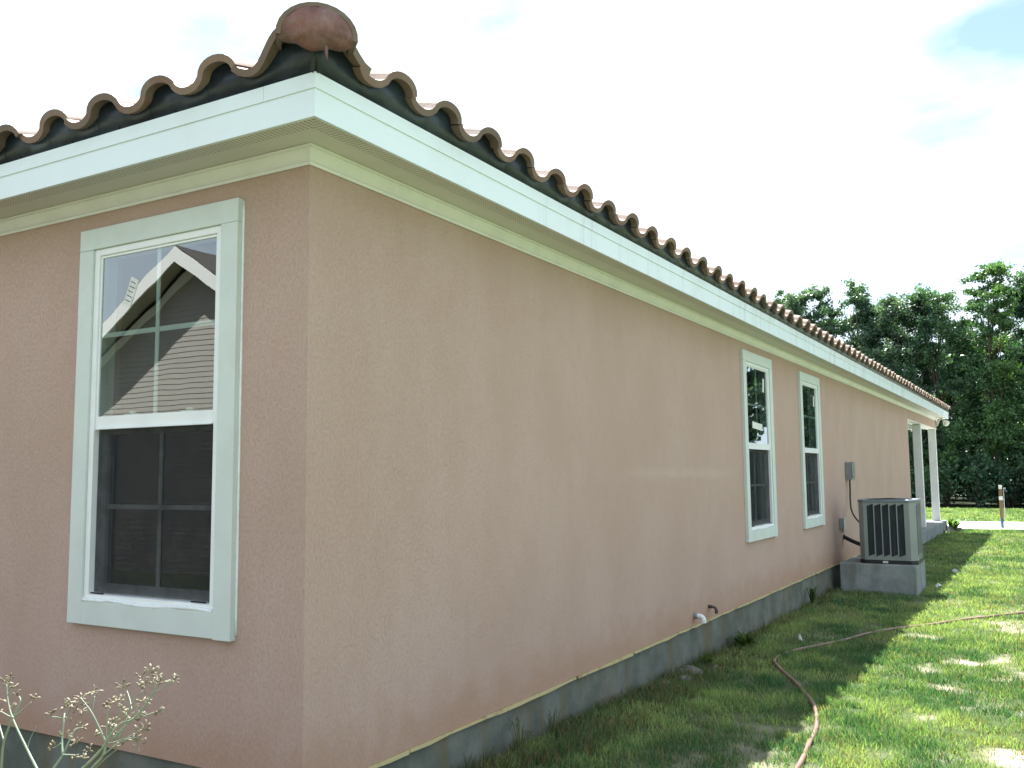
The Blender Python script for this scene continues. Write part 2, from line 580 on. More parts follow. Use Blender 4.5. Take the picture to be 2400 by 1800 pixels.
def vnoise(x, y, seed=0):
    x = np.asarray(x, float)
    y = np.asarray(y, float)
    xi = np.floor(x).astype(np.int64)
    yi = np.floor(y).astype(np.int64)
    fx, fy = x - xi, y - yi
    fx = fx * fx * (3 - 2 * fx)
    fy = fy * fy * (3 - 2 * fy)

    def h(a, b):
        n = (a * 374761393 + b * 668265263 + seed * 974634777) & 0x7fffffff
        n = ((n ^ (n >> 13)) * 1274126177) & 0x7fffffff
        return ((n ^ (n >> 16)) & 0xffff) / 65535.0
    return (h(xi, yi) * (1 - fx) + h(xi + 1, yi) * fx) * (1 - fy) + (h(xi, yi + 1) * (1 - fx) + h(xi + 1, yi + 1) * fx) * fy


def fbm(x, y, seed=0, oct=4):
    s, a, t = 0, 1.0, 0
    for i in range(oct):
        s = s + a * vnoise(np.asarray(x) * 2 ** i, np.asarray(y) * 2 ** i, seed + i)
        t += a
        a *= 0.5
    return s / t


def gz(x, y):
    """height of the ground"""
    x = np.asarray(x, float)
    y = np.asarray(y, float)
    t = np.clip((y - 1.0) / 5.0, 0, 1)
    t = t * t * (3 - 2 * t)
    return -0.105 * t + (fbm(x * 0.9, y * 0.9, 3) - 0.5) * 0.035 * np.clip((44 - y) / 12, 0.2, 1)


def bare(x, y):
    """how sandy and bare the lawn is, 0..1"""
    b = fbm(np.asarray(x) * 1.9 + 3.1, np.asarray(y) * 1.1 + 1.7, 11, 4)
    c = fbm(np.asarray(x) * 5.0, np.asarray(y) * 4.0, 21, 3)
    v = np.clip((b * 0.62 + c * 0.38 - 0.455) / 0.20, 0, 1) ** 1.4
    # the worn strip beside the hose and out in the sun is sandier than the rest
    s = np.exp(-((np.asarray(x) - 2.1) / 1.15) ** 2) * np.clip((13 - np.asarray(y)) / 6, 0.12, 1)
    return np.clip(v * (0.22 + 0.8 * s), 0, 1)


def P3(px, py, axis, val):
    """point of the place seen at a pixel of the 2400x1800 photo, on the plane axis=val"""
    d = RC @ np.array([px - 1200.0, py - 900.0, FPX])
    t = (val - CAM[axis]) / d[axis]
    return Vector(CAM + t * d)


# ------------------------------------------------------------------ ground, road
def lin(a, b, st):
    return np.arange(a, b, st)

gx = np.concatenate([[-400, -200, -100, -60, -40, -30, -22, -16, -12], lin(-9, -2, 0.5), lin(-2, 4.5, 0.07), lin(4.5, 12, 0.5), [14, 18, 24, 30, 40, 60, 100, 200, 400]])
gy = np.concatenate([[-400, -200, -100, -60, -40, -30, -22, -16, -12], lin(-9, -4, 0.5), lin(-4, 14, 0.07), lin(14, 46, 0.25), [50, 55, 60, 70, 85, 110, 150, 220, 400, 800, 1500]])
X, Y = np.meshgrid(gx, gy)
Z = gz(X, Y)
nx, ny = len(gx), len(gy)
idx = np.arange(nx * ny).reshape(ny, nx)
q = np.stack([idx[:-1, :-1], idx[:-1, 1:], idx[1:, 1:], idx[1:, :-1]], -1).reshape(-1, 4)
bb = bare(X, Y).ravel()[:, None]
nn = fbm(X * 2.1, Y * 2.1, 5).ravel()[:, None]
green = np.array([0.055, 0.085, 0.030]) * (0.75 + 0.6 * nn)
sand = np.array([0.36, 0.325, 0.26]) * (0.8 + 0.4 * nn)
soil = np.array([0.11, 0.085, 0.055])
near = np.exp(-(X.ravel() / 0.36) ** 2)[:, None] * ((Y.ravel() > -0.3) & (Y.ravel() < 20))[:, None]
dim_bed = (((X.ravel() < 1.1 + 0.5 * (nn[:, 0] - 0.5)) & (Y.ravel() < 0) & (Y.ravel() > -4.6)))[:, None]  # soil bed out of view, widened and darkened to cut bounce onto the end wall
# beyond the modelled blades the sheet carries the colour of the grown lawn itself
turf = np.array([0.140, 0.180, 0.085]) * (0.75 + 0.5 * nn)
grown = ((X.ravel() > 3.55) | (Y.ravel() < -0.5) | (Y.ravel() > 31.2))[:, None]
green = np.where(grown, turf, green)
tint = green * (1 - bb) + sand * bb
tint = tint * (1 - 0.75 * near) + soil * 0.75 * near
tint = np.where(dim_bed, soil * 0.6, tint)
forest_shade = (Y.ravel() > 44)[:, None]  # shade under the trees painted in as near-black ground colour
tint = np.where(forest_shade, np.array([0.022, 0.030, 0.014]), tint)
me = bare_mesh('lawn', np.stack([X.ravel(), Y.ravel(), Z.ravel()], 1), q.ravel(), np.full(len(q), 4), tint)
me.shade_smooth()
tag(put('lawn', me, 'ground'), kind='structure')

r = MB()
xs = list(np.linspace(-40, 40, 9))
for a, b in zip(xs[:-1], xs[1:]):
    r.box(a + 0.012, b - 0.012, 26.95, 31.2, -0.3, -0.075)
tag(r.build('driveway', 'road'), kind='structure')

# ------------------------------------------------------------------ the house
LW, LN = 12.0, 26.1          # width (towards -x) and length (towards +y)
house = empty('house', (0, 0, 0), 'pink stucco bungalow with white eaves and terracotta roof tiles', 'house')

WIN_Z = (0.986, 2.815)
WIN_HALF = 0.48
WINS = [('F', -1.008), ('R', 7.30), ('R', 9.90)]


def wpt(side, s, o, z):
    if side == 'R':
        return (o, s, z)
    if side == 'F':
        return (s, -o, z)
    if side == 'B':
        return (s, LN + o, z)
    return (-LW - o, s, z)


def wall(side, s0, s1, z0, z1, th, openings, name='wall', mat='stucco'):
    cs = sorted({s0, s1} | {v for o in openings for v in o[:2]})
    cz = sorted({z0, z1} | {v for o in openings for v in o[2:]})
    b = MB()
    for a, c in zip(cs[:-1], cs[1:]):
        for d, e in zip(cz[:-1], cz[1:]):
            if any(o[0] <= a and c <= o[1] and o[2] <= d and e <= o[3] for o in openings):
                continue
            b.quad(wpt(side, a, 0, d), wpt(side, c, 0, d), wpt(side, c, 0, e), wpt(side, a, 0, e))
            b.quad(wpt(side, a, -th, d), wpt(side, a, -th, e), wpt(side, c, -th, e), wpt(side, c, -th, d))
    for (a, c, d, e) in openings + [(s0, s1, z0, z1)]:
        for p, q in (((a, d), (c, d)), ((c, d), (c, e)), ((c, e), (a, e)), ((a, e), (a, d))):
            b.quad(wpt(side, p[0], 0, p[1]), wpt(side, q[0], 0, q[1]), wpt(side, q[0], -th, q[1]), wpt(side, p[0], -th, p[1]))
    me = b.mesh(name, False)
    bm = bmesh.new()
    bm.from_mesh(me)
    bmesh.ops.remove_doubles(bm, verts=bm.verts, dist=1e-5)
    bmesh.ops.recalc_face_normals(bm, faces=bm.faces)
    bm.to_mesh(me)
    bm.free()
    return put(name, me, mat, house)


opn = lambda c: (c - WIN_HALF, c + WIN_HALF, *WIN_Z)
wall('R', 0.0, 19.95, 0.25, 3.11, 0.15, [opn(7.30), opn(9.90)])
wall('F', -LW, -0.15, 0.275, 3.11, 0.15, [opn(-1.008)])
b = MB()
b.box(-LW, -4.2, LN - 0.15, LN, 0.25, 3.11)
b.box(-LW, -LW + 0.15, 0.15, LN - 0.15, 0.25, 3.11)
b.box(-4.2, -0.15, 19.8, 19.95, 0.25, 3.11)
b.box(-4.35, -4.2, 19.95, LN - 0.15, 0.25, 3.11)
b.build('wall', 'stucco', house)
# inside: floor, ceiling and a partition, so the rooms behind the glass are rooms
b = MB()
b.box(-LW + 0.16, -0.16, 0.16, 19.78, 0.2, 0.27)
b.box(-LW + 0.16, -0.16, 0.16, 19.78, 3.02, 3.08)
b.box(-4.1, -4.0, 0.16, 19.78, 0.27, 3.02)
b.box(-4.0, -0.16, 4.6, 4.7, 0.27, 3.02)
b.build('interior_partition', 'dark_room', house)

# foundation and the foam strip that shows under the stucco
b = MB()
b.box(-LW + 0.018, -0.018, 0.018, 19.95, -0.5, 0.2345)
b.box(-LW + 0.02, -0.06, 0.02, 0.14, 0.2346, 0.2745)
b.build('foundation', 'foundation', house)
s = 0.02
rnd = random.Random(3)
while s < 19.8:
    ln = rnd.uniform(0.5, 1.5)
    e = min(s + ln, 19.9)
    b = MB()
    n = 5
    rr = []
    for i in range(n + 1):
        yy = s + (e - s) * i / n
        d = rnd.uniform(-0.004, 0.005)
        w = 0.010 + rnd.uniform(-0.002, 0.009)
        rr.append([(0.004 + d, yy, 0.235), (-0.05, yy, 0.235), (-0.05, yy, 0.2495), (0.004 + d, yy, 0.2495)] if False else
                  [(-0.05, yy, 0.248), (-0.05, yy, 0.248 - w - 0.006), (0.006 + d, yy, 0.248 - w - 0.004), (0.006 + d, yy, 0.248)])
    b.rings(rr)
    b.build('weep_screed', 'screed', house)
    s = e + rnd.choice([0.004, 0.004, 0.03])


# ------------------------------------------------------------------ eaves
def run(prof, side, a, b, name, mat, smooth=False, bevel=0.0):
    """sweep a closed (offset, z) profile along one side; a / b None = mitred at that corner"""
    A, B = {'R': (0, LN), 'F': (-LW, 0), 'B': (-LW, LN * 0), 'L': (0, LN)}[side]
    ra, rb = [], []
    for o, z in prof:
        sa = (A - o) if a is None else a
        sb = (B + o) if b is None else b
        ra.append(wpt(side, sa, o, z))
        rb.append(wpt(side, sb, o, z))
    return MB().rings([ra, rb]).build(name, mat, house, smooth=smooth, bevel=bevel)


OH = 0.305
fas = [(OH - 0.02, 3.088), (OH, 3.086), (OH, 3.212), (OH - 0.02, 3.212)]
drip = [(OH - 0.02, 3.213), (OH + 0.006, 3.206), (OH + 0.008, 3.272), (OH - 0.02, 3.276)]
crown = [(0.002, 3.022), (0.012, 3.020), (0.014, 3.034), (0.024, 3.037), (0.036, 3.046), (0.050, 3.060), (0.060, 3.074),
         (0.064, 3.086), (0.078, 3.089), (0.080, 3.0985), (0.002, 3.0985)]

crown = [(o * 0.68 if o > 0.003 else o, z) for o, z in crown]


def pieces(a, b, brk):
    cut = [a] + list(brk) + [b]
    return list(zip(cut[:-1], cut[1:]))


def g(v, d):
    return None if v is None else v + d


for side, mat, br_f, br_d, br_c in (('R', 'fascia_s', [3.6, 7.3, 11, 14.7, 18.4, 22.1], [2.9, 5.9, 8.9, 11.9, 14.9, 17.9, 20.9, 23.9], [4.8, 9.7, 14.6, 19.5]),
                                    ('F', 'fascia', [-9.2, -5.5, -3.7], [-8.9, -5.9, -2.9, 0.02], [-7.2, -3.5]),
                                    ('B', 'fascia', [-8, -4], [-9, -6, -3], [-6]), ('L', 'fascia', [7, 14, 21], [6, 12, 18], [9, 18])):
    for a, e in pieces(None, None, br_f):
        run(fas, side, g(a, 0.0008), g(e, -0.0008), 'fascia_board', mat)
    for a, e in pieces(None, None, br_d):
        run(drip, side, g(a, 0.0009), g(e, -0.0009), 'drip_edge', mat)
    for a, e in pieces(None, None, br_c):
        run(crown, side, g(a, 0.0007), g(e, -0.0007), 'crown_molding', 'cream')
    cuts = {'R': [1.52 + 3.66 * i for i in range(7)], 'F': [-10.2, -6.6, -2.94], 'B': [-9, -5], 'L': [6, 12, 18, 24]}[side]
    for a, e in pieces(None, None, cuts):
        run([(-0.02, 3.101), (OH - 0.021, 3.101), (OH - 0.021, 3.112), (-0.02, 3.112)], side, g(a, 0.0012), g(e, -0.0012), 'soffit_panel', 'soffit_y' if side in 'RL' else 'soffit_x')

# ------------------------------------------------------------------ roof
PITCH = math.atan(0.31)
cP, sP = math.cos(PITCH), math.sin(PITCH)
zr = 3.27
o0 = 0.28
rise = 0.31
hw = LW / 2 + o0
b = MB()
c = [(o0, -o0, zr), (o0, LN + o0, zr), (-LW - o0, LN + o0, zr), (-LW - o0, -o0, zr)]
r1 = (-LW / 2, LW / 2, zr + hw * rise)
r2 = (-LW / 2, LN - LW / 2, zr + hw * rise)
b.v = c + [r1, r2]
b.f = [(0, 1, 5, 4), (1, 2, 5), (2, 3, 4, 5), (3, 0, 4)]
b.build('roof_deck', 'deck', house)

PW = 0.3845
def tile_profile():
    o = [(0.0, 0.034), (0.014, 0.018), (0.035, 0.006), (0.062, 0.001), (0.090, 0.001), (0.118, 0.007), (0.138, 0.018)]
    for i in range(11):
        a = math.pi * (0.93 - 0.86 * i / 10)
        o.append((0.270 + 0.121 * math.cos(a), 0.004 + 0.091 * math.sin(a) ** 0.85))
    return o


PROF = tile_profile()
TH = 0.031
TLEN = 0.44
EXPO = 0.37
NOSE = 0.024


def tile_mesh(prof, name='roof_tile', length=TLEN):
    pr = [Vector(p) for p in prof]
    low = []
    for i, p in enumerate(pr):
        d = (pr[min(i + 1, len(pr) - 1)] - pr[max(i - 1, 0)]).normalized()
        low.append(p + Vector((d.y, -d.x)) * TH)
    bm = MB()
    ring = [(p.x, p.y) for p in pr] + [(p.x, p.y) for p in reversed(low)]
    f = lambda p, t: (p[0], t, p[1] + NOSE * (1 - t / EXPO))
    k = len(pr)
    n = len(bm.v)
    bm.v += [f(p, 0) for p in ring] + [f(p, length) for p in ring]
    K = len(ring)
    for i in range(K):
        j = (i + 1) % K
        bm.f.append((n + i, n + j, n + K + j, n + K + i))
    for i in range(k - 1):
        bm.f.append((n + i, n + K - 1 - i, n + K - 2 - i, n + i + 1))
        bm.f.append((n + K + i, n + K + i + 1, n + 2 * K - 2 - i, n + 2 * K - 1 - i))
    me = bm.mesh(name)
    me.shade_smooth()
    me.set_sharp_from_angle(angle=R_(40))
    return me


TMESH = tile_mesh(PROF)
TMESH.materials.append(M['tile'])
EO = 0.362          # offset of the tile noses from the wall
EZ = 3.318          # height of the pan top at the nose line (before nose lift)


def tile_mat(side, s, k):
    """placement of a tile whose left edge is at s on a side, in course k"""
    if side == 'R':
        u, v, n = Vector((0, 1, 0)), Vector((-cP, 0, sP)), Vector((sP, 0, cP))
        p = Vector((EO, s, EZ - 0.004))
    else:
        u, v, n = Vector((1, 0, 0)), Vector((0, cP, sP)), Vector((0, -sP, cP))
        p = Vector((s, -EO, EZ - 0.004))
    p = p + v * (EXPO * k)
    mm = Matrix((u, v, n)).transposed().to_4x4()
    mm.translation = p
    return mm


def clip_tile(o, side, mw):
    me = o.data.copy()
    bm = bmesh.new()
    bm.from_mesh(me)
    inv = mw.inverted()
    co = inv @ Vector((0, 0, 3.4))
    no = (inv.to_3x3() @ Vector((1, 1, 0))).normalized()
    if side == 'R':
        no = -no
    bmesh.ops.bisect_plane(bm, geom=bm.verts[:] + bm.edges[:] + bm.faces[:], plane_co=co, plane_no=no, clear_outer=True)
    ok = len(bm.faces) > 4
    bm.to_mesh(me)
    bm.free()
    o.data = me
    return ok


PK = 0.27
rt = random.Random(11)


def lay(side, s, k, jit=True):
    mm = tile_mat(side, s, k)
    if jit:
        mm = mm @ Matrix.Translation((rt.uniform(-0.006, 0.006), rt.uniform(-0.013, 0.010), rt.uniform(-0.003, 0.006))) @ Matrix.Rotation(rt.uniform(-0.018, 0.018), 4, 'Z')
    o = bpy.data.objects.new('roof_tile', TMESH)
    o.parent = house
    o.matrix_world = mm
    # does it cross the hip?
    pts = [mm @ Vector(p) for p in ((0, 0, 0), (0.4, 0, 0), (0, TLEN, 0), (0.4, TLEN, 0))]
    dv = [(p.x + p.y) * (1 if side == 'R' else -1) for p in pts]
    if max(dv) < 0.02:
        bpy.data.objects.remove(o)
        return
    if min(dv) < 0:
        if not clip_tile(o, side, mm):
            bpy.data.objects.remove(o)
            return
    COL.objects.link(o)


# right eave: first peak that shows past the hip cap is at y = 0.19
s0 = 0.19 - PK
NR = int((LN + 0.3 - s0) / PW)
for i in range(0, NR):
    for k in range(3):
        if s0 + i * PW > -0.15 or k:
            lay('R', s0 + i * PW, k)
for k in range(1, 3):
    lay('R', s0 - PW, k)
# front eave (left in the photo): last full peak at x = -0.583
f0 = -0.583 - PK
for i in range(-1, 22):
    for k in range(3):
        lay('F', f0 - i * PW, k)
for k in range(1, 3):
    lay('F', f0 + 2 * PW, k)
    lay('F', f0 + 3 * PW, k)


def corner_tile(side, prof):
    me = tile_mesh(prof)
    me.materials.append(M['tile'])
    o = put('roof_tile', me, None, house)
    mm = tile_mat(side, 0.0, 0)
    o.matrix_world = mm
    clip_tile(o, side, mm)


def cosprof(a, b, za, zb, n=12, pw=1.0):
    return [(a + (b - a) * i / n, za + (zb - za) * (0.5 - 0.5 * math.cos(math.pi * (i / n) ** pw))) for i in range(n + 1)]


# the two cut tiles that climb under the hip cap
corner_tile('F', [(-0.095, 0.038), (-0.065, 0.014), (-0.03, 0.001)] + cosprof(0.0, 0.20, 0.0, 0.125, 9, 0.9) + [(0.25, 0.134), (0.30, 0.138), (0.36, 0.138)])
corner_tile('R', [(x, z) for x, z in [(-0.44, 0.15)] + cosprof(-0.40, -0.03, 0.150, 0.040, 8, 1.5)])

# hip caps: a closed clay starter at the corner, then barrels up the hip
hd = Vector((-1, 1, 0.30)).normalized()
hs = Vector((1, 1, 0)).normalized()
hu = hs.cross(hd).normalized()
if hu.z < 0:
    hu = -hu
hc = Vector((0.40, -0.40, 3.366))
RH = 0.163


def arch(cen, rad, a0=-0.06, n=14, flat=0.80):
    return [cen + hs * (rad * math.cos(a)) + hu * (rad * flat * math.sin(a)) for a in [a0 + (math.pi - 2 * a0) * i / n for i in range(n + 1)]]


for k in range(4):
    c0 = hc + hd * (0.36 * k) + hu * (0.028 * k * 0)
    c1 = c0 + hd * 0.44
    b = MB()
    outer0, inner0 = arch(c0, RH), arch(c0, RH - 0.02)
    outer1, inner1 = arch(c1 - hu * 0.02, RH - 0.015), arch(c1 - hu * 0.02, RH - 0.035)
    rr = [outer0 + inner0[::-1], outer1 + inner1[::-1]]
    b.rings(rr)
    b.build('hip_cap', 'tile', house, smooth=True, angle=40)
# mortar face of the starter: slightly domed disc with a V-shaped tail down between the tiles
b = MB()
rows = []
prof_pts = arch(hc, RH - 0.004, -0.06, 20)
tail = []
left = prof_pts[-1]
right = prof_pts[0]
nt_ = 20
for i in range(1, nt_):
    t = i / nt_
    base = left.lerp(right, t)
    dip = 0.040 * (math.sin(math.pi * t) ** 0.9) + 0.006 * math.sin(17 * t)
    tail.append(base - Vector((0, 0, dip)))
loop = prof_pts + tail
cen = hc - Vector((0, 0, -0.02))
nr = 9
for j in range(nr + 1):
    t = j / nr
    rows.append([cen.lerp(p, t) - hd * (0.050 * (1 - t ** 2.2)) + hd * 0.012 for p in loop])
n = len(loop)
for rw in rows:
    b.v += [tuple(p) for p in rw]
for j in range(nr):
    for i in range(n):
        i2 = (i + 1) % n
        b.f.append((j * n + i, j * n + i2, (j + 1) * n + i2, (j + 1) * n + i))
b.f.append(tuple(range(n)))
# give it a back so it is a solid plug
back = [p + hd * 0.06 for p in loop]
nb = len(b.v)
b.v += [tuple(p) for p in back]
for i in range(n):
    i2 = (i + 1) % n
    b.f.append((nr * n + i, nr * n + i2, nb + i2, nb + i))
b.f.append(tuple(range(nb, nb + n)))
for i, p in enumerate(b.v):
    pv = Vector(p)
    d = mnoise.noise_vector(pv * 19.0) * 0.007 + mnoise.noise_vector(pv * 55.0) * 0.003
    b.v[i] = tuple(pv + d)
b.build('hip_mortar', 'hip', house, smooth=True)
# a drip of mortar hanging under it
dp = hc - hd * 0.01 + hs * 0.035 + Vector((0, 0, -0.045))
MB().tube([dp, dp + Vector((0.003, 0, -0.03)), dp + Vector((0.004, 0.004, -0.055))], [0.008, 0.006, 0.002], 6).build('mortar_drip', 'hip', house, smooth=True)


# dark flashing that closes the gap under the tiles, with its wavy top edge
def closure(side, segs, pf):
    b = MB()
    oo = OH + 0.030
    for a, e in zip(segs[:-1], segs[1:]):
        za, ze = pf(a), pf(e)
        b.quad(wpt(side, a, OH - 0.006, 3.268), wpt(side, e, OH - 0.006, 3.268), wpt(side, e, oo, ze), wpt(side, a, oo, za))
    me = b.mesh('eave_closure', False)
    bm = bmesh.new()
    bm.from_mesh(me)
    bmesh.ops.remove_doubles(bm, verts=bm.verts, dist=1e-5)
    bmesh.ops.recalc_face_normals(bm, faces=bm.faces)
    bm.to_mesh(me)
    bm.free()
    o = put('eave_closure', me, 'closure', house, smooth=True)
    sm = o.modifiers.new('thickness', 'SOLIDIFY')
    sm.thickness = 0.004
    return o


pu = np.array([p[0] for p in PROF])
pz = np.array([p[1] for p in PROF])


def wave(u):
    u = u % PW
    return float(np.interp(u, pu, pz))


zbase = EZ + NOSE - 0.020


def pfR(y):
    if y < -0.03:
        t = min(1, (-0.03 - y) / 0.33)
        return zbase + 0.03 + 0.12 * (0.5 - 0.5 * math.cos(math.pi * t ** 0.7))
    return zbase + wave(y - s0) + 0.004


def pfF(x):
    if x > 0.0:
        t = min(1, x / 0.20)
        return zbase + 0.004 + 0.125 * (0.5 - 0.5 * math.cos(math.pi * t ** 0.9))
    return zbase + wave(x - f0) + 0.004


closure('R', [-OH - 0.026] + list(np.arange(-0.27, LN + 0.29, 0.024)), pfR)
closure('F', list(np.arange(-9.2, OH + 0.01, 0.024)) + [OH + 0.028], pfF)
wm_ = MB().box(-0.006, 0.006, -0.007, 0.007, 0, 0.017).mesh('weep_hole')
wm_.materials.append(M['black'])
for i in range(-1, 30):
    o = bpy.data.objects.new('weep_hole', wm_)
    o.parent = house
    o.location = (OH - 0.003, s0 + 0.17 + i * PW + rt.uniform(-0.03, 0.03), 3.277)
    COL.objects.link(o)
for i in range(-1, 6):
    o = bpy.data.objects.new('weep_hole', wm_)
    o.parent = house
    o.location = (f0 + 0.30 - i * PW + rt.uniform(-0.03, 0.03), -OH + 0.003, 3.277)
    COL.objects.link(o)


# ------------------------------------------------------------------ windows
def window(name_side, c):
    w = bpy.data.objects.new('window', None)
    COL.objects.link(w)
    w.parent = house
    w.empty_display_size = 0.2
    if name_side == 'F':
        w.location = (c, 0, 0)
    else:
        w.location = (0, c, 0)
        w.rotation_euler = (0, 0, math.pi / 2)
    ho, hi, hg = 0.592, WIN_HALF, 0.428
    z0, z1, zi0, zi1 = 0.867, 2.928, *WIN_Z
    g0, g1, rb, rt_ = 1.035, 2.765, 1.862, 1.926
    T = 0.035
    MB().box(-ho, ho, -T, 0.001, zi1, z1).build('head_trim', 'trim', w, bevel=0.003)
    MB().box(-hi - 0.0005, hi + 0.0005, -T, 0.001, z0, zi0).build('sill_trim', 'trim', w, bevel=0.003)
    MB().box(-ho, -hi, -T, 0.001, z0, zi1 - 0.0012).build('side_trim', 'trim', w, bevel=0.003)
    MB().box(hi, ho, -T - 0.001, 0.001, z0 - 0.004, zi1 - 0.0012).build('side_trim', 'trim', w, bevel=0.003)
    # bead of sealant along the stucco
    b = MB()
    pts = [(ho + 0.004, -0.002, z0 + 0.02 + (z1 - z0 - 0.03) * i / 24) for i in range(25)]
    b.tube(pts, [0.005 + 0.003 * rt.random() for _ in pts], 6)
    b.build('sealant', 'caulk', w, smooth=True)
    b = MB()
    pts = [(-hi + 0.01 + (2 * hi - 0.02) * i / 24, -0.026, zi0 + 0.004 + 0.006 * math.sin(i * 0.4) * (i > 4)) for i in range(25)]
    b.tube(pts, [0.010 + 0.005 * rt.random() for _ in pts], 6)
    b.build('sealant', 'caulk', w, smooth=True)
    # vinyl frame: outer ring stepping in to the glass
    FY = -0.022

    def ring(x0, x1, za, zb, xi0, xi1, zc, zd, ya, yb, nm, mat='vinyl'):
        b = MB()
        b.box(x0, xi0, ya, yb, za, zb)
        b.box(xi1, x1, ya, yb, za, zb)
        b.box(xi0, xi1, ya, yb, za, zc)
        b.box(xi0, xi1, ya, yb, zd, zb)
        return b.build(nm, mat, w, bevel=0.002)
    ring(-hi + 0.001, hi - 0.001, zi0 + 0.001, zi1 - 0.001, -hg - 0.014, hg + 0.014, g0 - 0.016, g1 + 0.014, FY, 0.09, 'frame')
    ring(-hg - 0.0135, hg + 0.0135, rb + 0.001, g1 + 0.0135, -hg, hg, rt_, g1, FY + 0.008, 0.03, 'upper_sash')
    # lower sash sits deeper behind the insect screen
    ring(-hg - 0.0135, hg + 0.0135, g0 - 0.0155, rb - 0.001, -hg + 0.028, hg - 0.028, g0 + 0.034, rb - 0.03, 0.034, 0.075, 'lower_sash')
    MB().box(-hg, hg, FY - 0.004, 0.02, rb - 0.004, rb + 0.0005).build('rail_lip', 'vinyl', w)
    MB().box(-hg, hg, -0.007, -0.002, rt_ - 0.004, g1 + 0.004).build('glass_pane', 'glass', w)
    MB().box(-hg + 0.02, hg - 0.02, 0.052, 0.057, g0 + 0.03, rb - 0.02).build('glass_pane', 'glass', w)
    # grilles between the panes
    zm = (rt_ + g1) / 2 + 0.008
    zl = (g0 + 0.034 + rb - 0.03) / 2 + 0.01
    MB().box(-0.0125, 0.0125, 0.000, 0.006, rt_, g1).build('muntin', 'muntin', w)
    MB().box(-hg, hg, 0.0065, 0.011, zm - 0.0125, zm + 0.0125).build('muntin', 'muntin', w)
    MB().box(-0.012, 0.012, 0.044, 0.050, g0 + 0.034, rb - 0.03).build('muntin', 'muntin', w)
    MB().box(-hg + 0.028, hg - 0.028, 0.0385, 0.0435, zl - 0.012, zl + 0.012).build('muntin', 'muntin', w)
    # insect screen with a thin rim
    MB().box(-hg - 0.005, hg + 0.005, 0.004, 0.0055, g0 - 0.008, rb - 0.002).build('insect_screen', 'screen', w)
    for x in (-hg + 0.004, hg - 0.11):
        MB().box(x, x + 0.10, FY - 0.0015, FY + 0.004, g0 - 0.012, g0 - 0.006).build('weep_slot', 'black', w)
    # sash locks on the meeting rail
    for x in (-0.20, 0.22):
        b = MB()
        b.box(x - 0.05, x + 0.05, 0.012, 0.03, rt_ + 0.0005, rt_ + 0.009)
        b.box(x - 0.012, x + 0.03, 0.014, 0.028, rt_ + 0.009, rt_ + 0.022)
        b.build('sash_lock', 'muntin', w, bevel=0.002)
    return w


w1 = window('F', WINS[0][1])
w1['label'] = 'window on the near end wall, a house gable mirrored in its glass'
w2 = window('R', WINS[1][1])
w2['label'] = 'nearer of the two windows on the long side wall'
w3 = window('R', WINS[2][1])
w3['label'] = 'farther window on the long side wall, next to the grey box'


def sticker(w, x, z, wd, ht, rot, y=0.012, lines=True):
    b = MB()
    c_, s_ = math.cos(rot), math.sin(rot)
    f = lambda p, t: (x + p[0] * c_ - p[1] * s_, t, z + p[0] * s_ + p[1] * c_)
    b.prism([(-wd / 2, -ht / 2), (wd / 2, -ht / 2), (wd / 2, ht / 2), (-wd / 2, ht / 2)], f, y, y + 0.001)
    o = b.build('sticker', 'paper', w)
    if lines:
        b = MB()
        for k in range(5):
            zz_ = ht * (0.34 - 0.16 * k)
            hw_ = wd * (0.36 if k % 2 else 0.28)
            b.prism([(-wd * 0.38, zz_ - ht * 0.015), (hw_, zz_ - ht * 0.015), (hw_, zz_ + ht * 0.015), (-wd * 0.38, zz_ + ht * 0.015)], f, y - 0.0008, y - 0.0004)
        b.build('sticker', 'ink', w)


sticker(w1, -0.20, 2.56, 0.062, 0.155, R_(-24), y=-0.0085)
sticker(w2, 0.28, 2.60, 0.06, 0.16, R_(-8), y=-0.0085, lines=False)
sticker(w2, -0.02, 2.12, 0.40, 0.075, R_(-3), y=-0.0085, lines=False)
sticker(w3, 0.28, 2.58, 0.05, 0.15, R_(-5), y=-0.0085, lines=False)

# ------------------------------------------------------------------ porch at the far corner
MB().box(-0.25, 0.0, 19.951, LN, 2.80, 3.11).build('porch_beam', 'stucco', house)
MB().box(-4.2, -0.251, LN - 0.25, LN, 2.80, 3.11).build('porch_beam', 'cream', house)
MB().box(-0.256, 0.004, 19.955, LN + 0.004, 2.782, 2.7995).build('beam_trim', 'whitetrim', house)
MB().box(-4.2, -0.251, 19.951, LN - 0.251, 2.96, 3.0).build('porch_ceiling', 'whitetrim', house)
MB().box(-4.2, 0.13, 19.951, LN + 0.2, -0.4, 0.19).build('porch_slab', 'pad', house, bevel=0.01)
for y in (22.45, 25.85):
    b = MB()
    b.box(-0.205, -0.012, y, y + 0.193, 0.19, 2.781)
    o = b.build('porch_post', 'cream', house, bevel=0.006)

